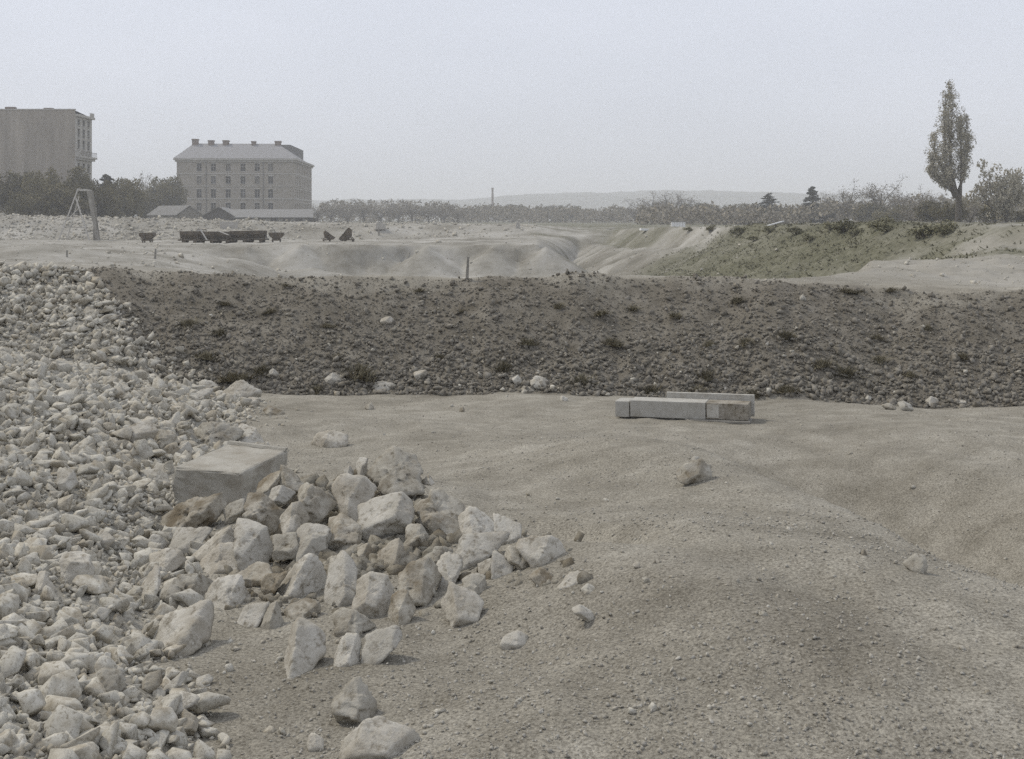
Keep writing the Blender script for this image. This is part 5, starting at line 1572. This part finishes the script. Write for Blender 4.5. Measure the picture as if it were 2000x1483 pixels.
def far_rubble():
    g = np.random.default_rng(141); n = 5200
    u = g.uniform(-80, 1060, n); Y = g.uniform(129, 142, n)
    keep = g.uniform(0, 1, n) < np.interp(u, [-80, 420, 600, 1060], [1, 1, .35, .15])
    u, Y = u[keep], Y[keep]; X = (u-1000)/F*Y
    size = np.exp(g.normal(math.log(.13), .5, len(X))).clip(.05, .4)
    Z = CZ-drop(X, Y)+size*.2
    T = templates(12, 9, 142)
    o = obj('distant_rubble', scatter_mesh('distant_rubble', X, Y, Z, size, T, 143), M_RUBBLE)
    tag(o, 'pale rubble strewn over the bank behind the wagons', 'rubble', None, 'stuff')
    n = 2600
    Y = g.uniform(18, 110, n); u = g.uniform(-60, 1700, n)
    Y = np.concatenate([Y, g.uniform(17.2, 33, 1500)]); u = np.concatenate([u, g.uniform(1250, 2100, 1500)]); n = len(Y); X = (u-1000)/F*Y
    size = np.exp(g.normal(math.log(.05), .6, n)).clip(.02, .3)*np.clip(Y/45, .3, 1.6)*np.where(u > 1250, .6, 1)
    Z = CZ-drop(X, Y)+size*.2
    o = obj('pit_stones', scatter_mesh('pit_stones', X, Y, Z, size, T, 144), M_RUBBLE)
    
    tag(o, 'small stones strewn over the pale floor and sides of the pit', 'rubble', None, 'stuff')
far_rubble()

# ------------------------------------------------------------------ dressed block, beam, weeds
def ashlar():
    hT = 1.55
    def top(px, py): Yy = hT*F/(py-HY); return Vector(((px-1000)/F*Yy, Yy, CZ-hT))
    fl, fr, br, bl = top(337.6, 912), top(471, 923), top(562, 879), top(449.6, 865)
    o = fl.copy(); dn = Vector((0, 0, -.30))
    root = empty('dressed_block', (o.x, o.y, o.z-.26)); tag(root, 'dressed rectangular stone block with flat pale top and narrow ledge behind the heap', 'stone block')
    q = [p-o+Vector((0, 0, .26)) for p in (fl, fr, br, bl)]
    mb = MB(); mb.add([p+dn for p in q]+q, [(3,2,1,0),(4,5,6,7),(0,1,5,4),(1,2,6,5),(2,3,7,6),(3,0,4,7)])
    m = bpy.data.meshes.new('body'); m.from_pydata(mb.v, [], mb.f)
    bm = bmesh.new(); bm.from_mesh(m)
    bmesh.ops.bevel(bm, geom=bm.edges[:], offset=.018, segments=2, affect='EDGES', profile=.5)
    bmesh.ops.triangulate(bm, faces=bm.faces[:]); bmesh.ops.subdivide_edges(bm, edges=bm.edges[:], cuts=5, use_grid_fill=True)
    for v in bm.verts:
        P = np.array([v.co[:]])
        n = float(fbm(P[:, 0]*14, P[:, 1]*14, P[:, 2]*14, 3, 9)[0]); n2 = float(fbm(P[:, 0]*60, P[:, 1]*60, P[:, 2]*60, 2, 19)[0])
        side = 0 if v.co.z > .255 else 1
        v.co += Vector((n*.011, n*.011-n2*.007*side, n*.005+n2*.002))
    bm.to_mesh(m); bm.free()
    obj('body', m, M_ASHLAR, root)
    e = (q[2]-q[3]); s = (q[0]-q[3]).normalized()
    a, b_ = q[3]+Vector((0, 0, .001)), q[2]+Vector((0, 0, .001))
    mb = MB(); w = s*.05; up = Vector((0, 0, .016))
    mb.add([a, b_, b_+w, a+w, a+up, b_+up, b_+w*.8+up, a+w*.8+up], [(3,2,1,0),(4,5,6,7),(0,1,5,4),(1,2,6,5),(2,3,7,6),(3,0,4,7)])
    mb.build('ledge', M_ASHLAR, root)
ashlar()

def beam():
    xl, yl, zl = hit(1201, 818); xr, yr, zr = hit(1470, 829)
    a, b_ = Vector((xl, yl, zl)), Vector((xr, yr, zr)); d = b_-a
    Lb = d.length; ang = math.atan2(d.y, d.x); pitch = math.atan2(d.z, Vector((d.x, d.y)).length)
    root = empty('squared_beam', a+Vector((0, .02, .012)), ang); root.rotation_euler = (0, -pitch, ang)
    tag(root, 'long pale squared beam with raised rim and dark stained end before the bank', 'beam')
    k = Lb/270.0; Hh = 35*k
    def part(n, mat, x0, x1, y0, y1, z0, z1, bev=.006, par=root):
        mb = MB(); mb.box(x0, x1, y0, y1, z0, z1); return mb.build(n, mat, par, None, bev)
    part('end_block', M_BEAM, 0, 29*k, .012, .26, 0, Hh*.92, .012)
    part('front_face', M_BEAM, 31.5*k, 180*k, 0, .25, .012, Hh)
    part('stained_end', M_RUST, 180.5*k, 262*k, .016, .25, .014, Hh*.985)
    part('pale_patch', M_BEAM, 183*k, 206*k, .009, .015, .03, Hh*.9, .002)
    part('rim', M_BEAM, 95*k, 268*k, .252, .30, .02, Hh+11*k, .004)
    part('base_board', M_WOODG, 150*k, 266*k, -.035, .20, -.012, .011, .003)
    mb = MB(); mb.bar((30*k, .08, -.012), (120*k, .05, .004), .02, .03); mb.build('streak_bar', M_WOODG, root)
    mb = MB(); mb.bar((140*k, .02, .01), (172*k, -.22, -.012), .016, .016); mb.build('streak_bar', M_WOODG, root)  # thin bar standing in for the shadow streak running out from the beam
beam()

def weed_proto(seed):
    g = np.random.default_rng(seed); n = 230
    a = g.uniform(0, 6.28, n); r = np.abs(g.normal(0, .5, n)).clip(0, 1.1)
    base = np.stack([np.cos(a)*r*.75, np.sin(a)*r*.75, np.full(n, -.05)], -1)
    tip = base*1.25 + np.stack([g.normal(0, .28, n), g.normal(0, .28, n), g.uniform(.3, 1.0, n)*(1.15-r*.6)], -1)
    w = np.stack([np.cos(a+1.5), np.sin(a+1.5), 0*a], -1)*g.uniform(.02, .05, n)[:, None]
    mid = (base+tip)/2+g.normal(0, .06, (n, 3))
    V = np.stack([base-w, base+w, mid+w*.8, mid-w*.8, tip], 1).reshape(-1, 3)
    i = np.arange(n)*5
    Fc = np.concatenate([np.stack([i, i+1, i+2], -1), np.stack([i, i+2, i+3], -1), np.stack([i+3, i+2, i+4], -1)])
    return mesh_np('weed_tuft', V, Fc)
wm = [weed_proto(k) for k in range(5)]
for m in wm: m.materials.append(M_WEED)
weeds = [(438,597,34,20),(529,611,30,16),(368,634,34,16),(431,654,46,24),(403,702,48,28),(459,745,62,26),(617,766,48,26),(511,726,40,22),(707,738,60,36),
         (1029,675,44,28),(1172,616,36,16),(1235,605,42,16),(983,722,44,30),(1197,676,40,24),(1384,677,34,26),(1457,673,38,24),(1534,660,34,20),(1809,643,30,20),(1712,664,30,16),
         (1601,718,42,24),(1715,706,40,22),(1652,732,46,24),(1776,736,34,30),(1534,768,52,28),(1377,742,44,30),(1360,768,54,30),(1477,774,40,24),(1658,573,40,14),(1739,570,36,16),
         (1270,768,40,26),(1134,748,40,20),(860,700,30,16),(640,640,28,14),(900,610,26,12),(1090,600,30,14),(1320,620,30,14),(560,560,30,12),(820,570,26,12),(1440,590,30,14),(660,700,30,16),(1880,700,30,18)]
for k, (px, py, w, hh) in enumerate(weeds):
    x, y, z = hit(px, py)
    o = obj('weed_tuft', wm[k % 5], None, None, (x, y, z))
    q_ = .75+.5*((k*37) % 11)/10; o.scale = (w/F*y/1.3*q_, w/F*y/1.5*q_, hh/F*y*.72*q_); o.rotation_euler = (R(-14), 0, k*1.37)
    tag(o, 'low dark brownish weed tuft growing on the face of the dark bank', 'weed', 'weed tufts dotted over the dark bank')
# ------------------------------------------------------------------ haze: one closed box of thin air round the whole place
mb = MB(); mb.box(-7000, 7000, -60, 6900, -5.5, 110.0)
hz = mb.build('haze', None)
tag(hz, 'thin autumn haze over the whole site', 'haze', None, 'stuff')
hm = bpy.data.materials.new('haze_air'); hm.use_nodes = True
hm.node_tree.nodes.clear()
ho = hm.node_tree.nodes.new('ShaderNodeOutputMaterial'); hv = hm.node_tree.nodes.new('ShaderNodeVolumePrincipled')
hv.inputs['Color'].default_value = (0.97, 0.985, 1.0, 1)
hv.inputs['Density'].default_value = 0.0007
hv.inputs['Anisotropy'].default_value = 0.0
hm.node_tree.links.new(hv.outputs['Volume'], ho.inputs['Volume'])
hz.data.materials.append(hm)
hz.visible_shadow = True
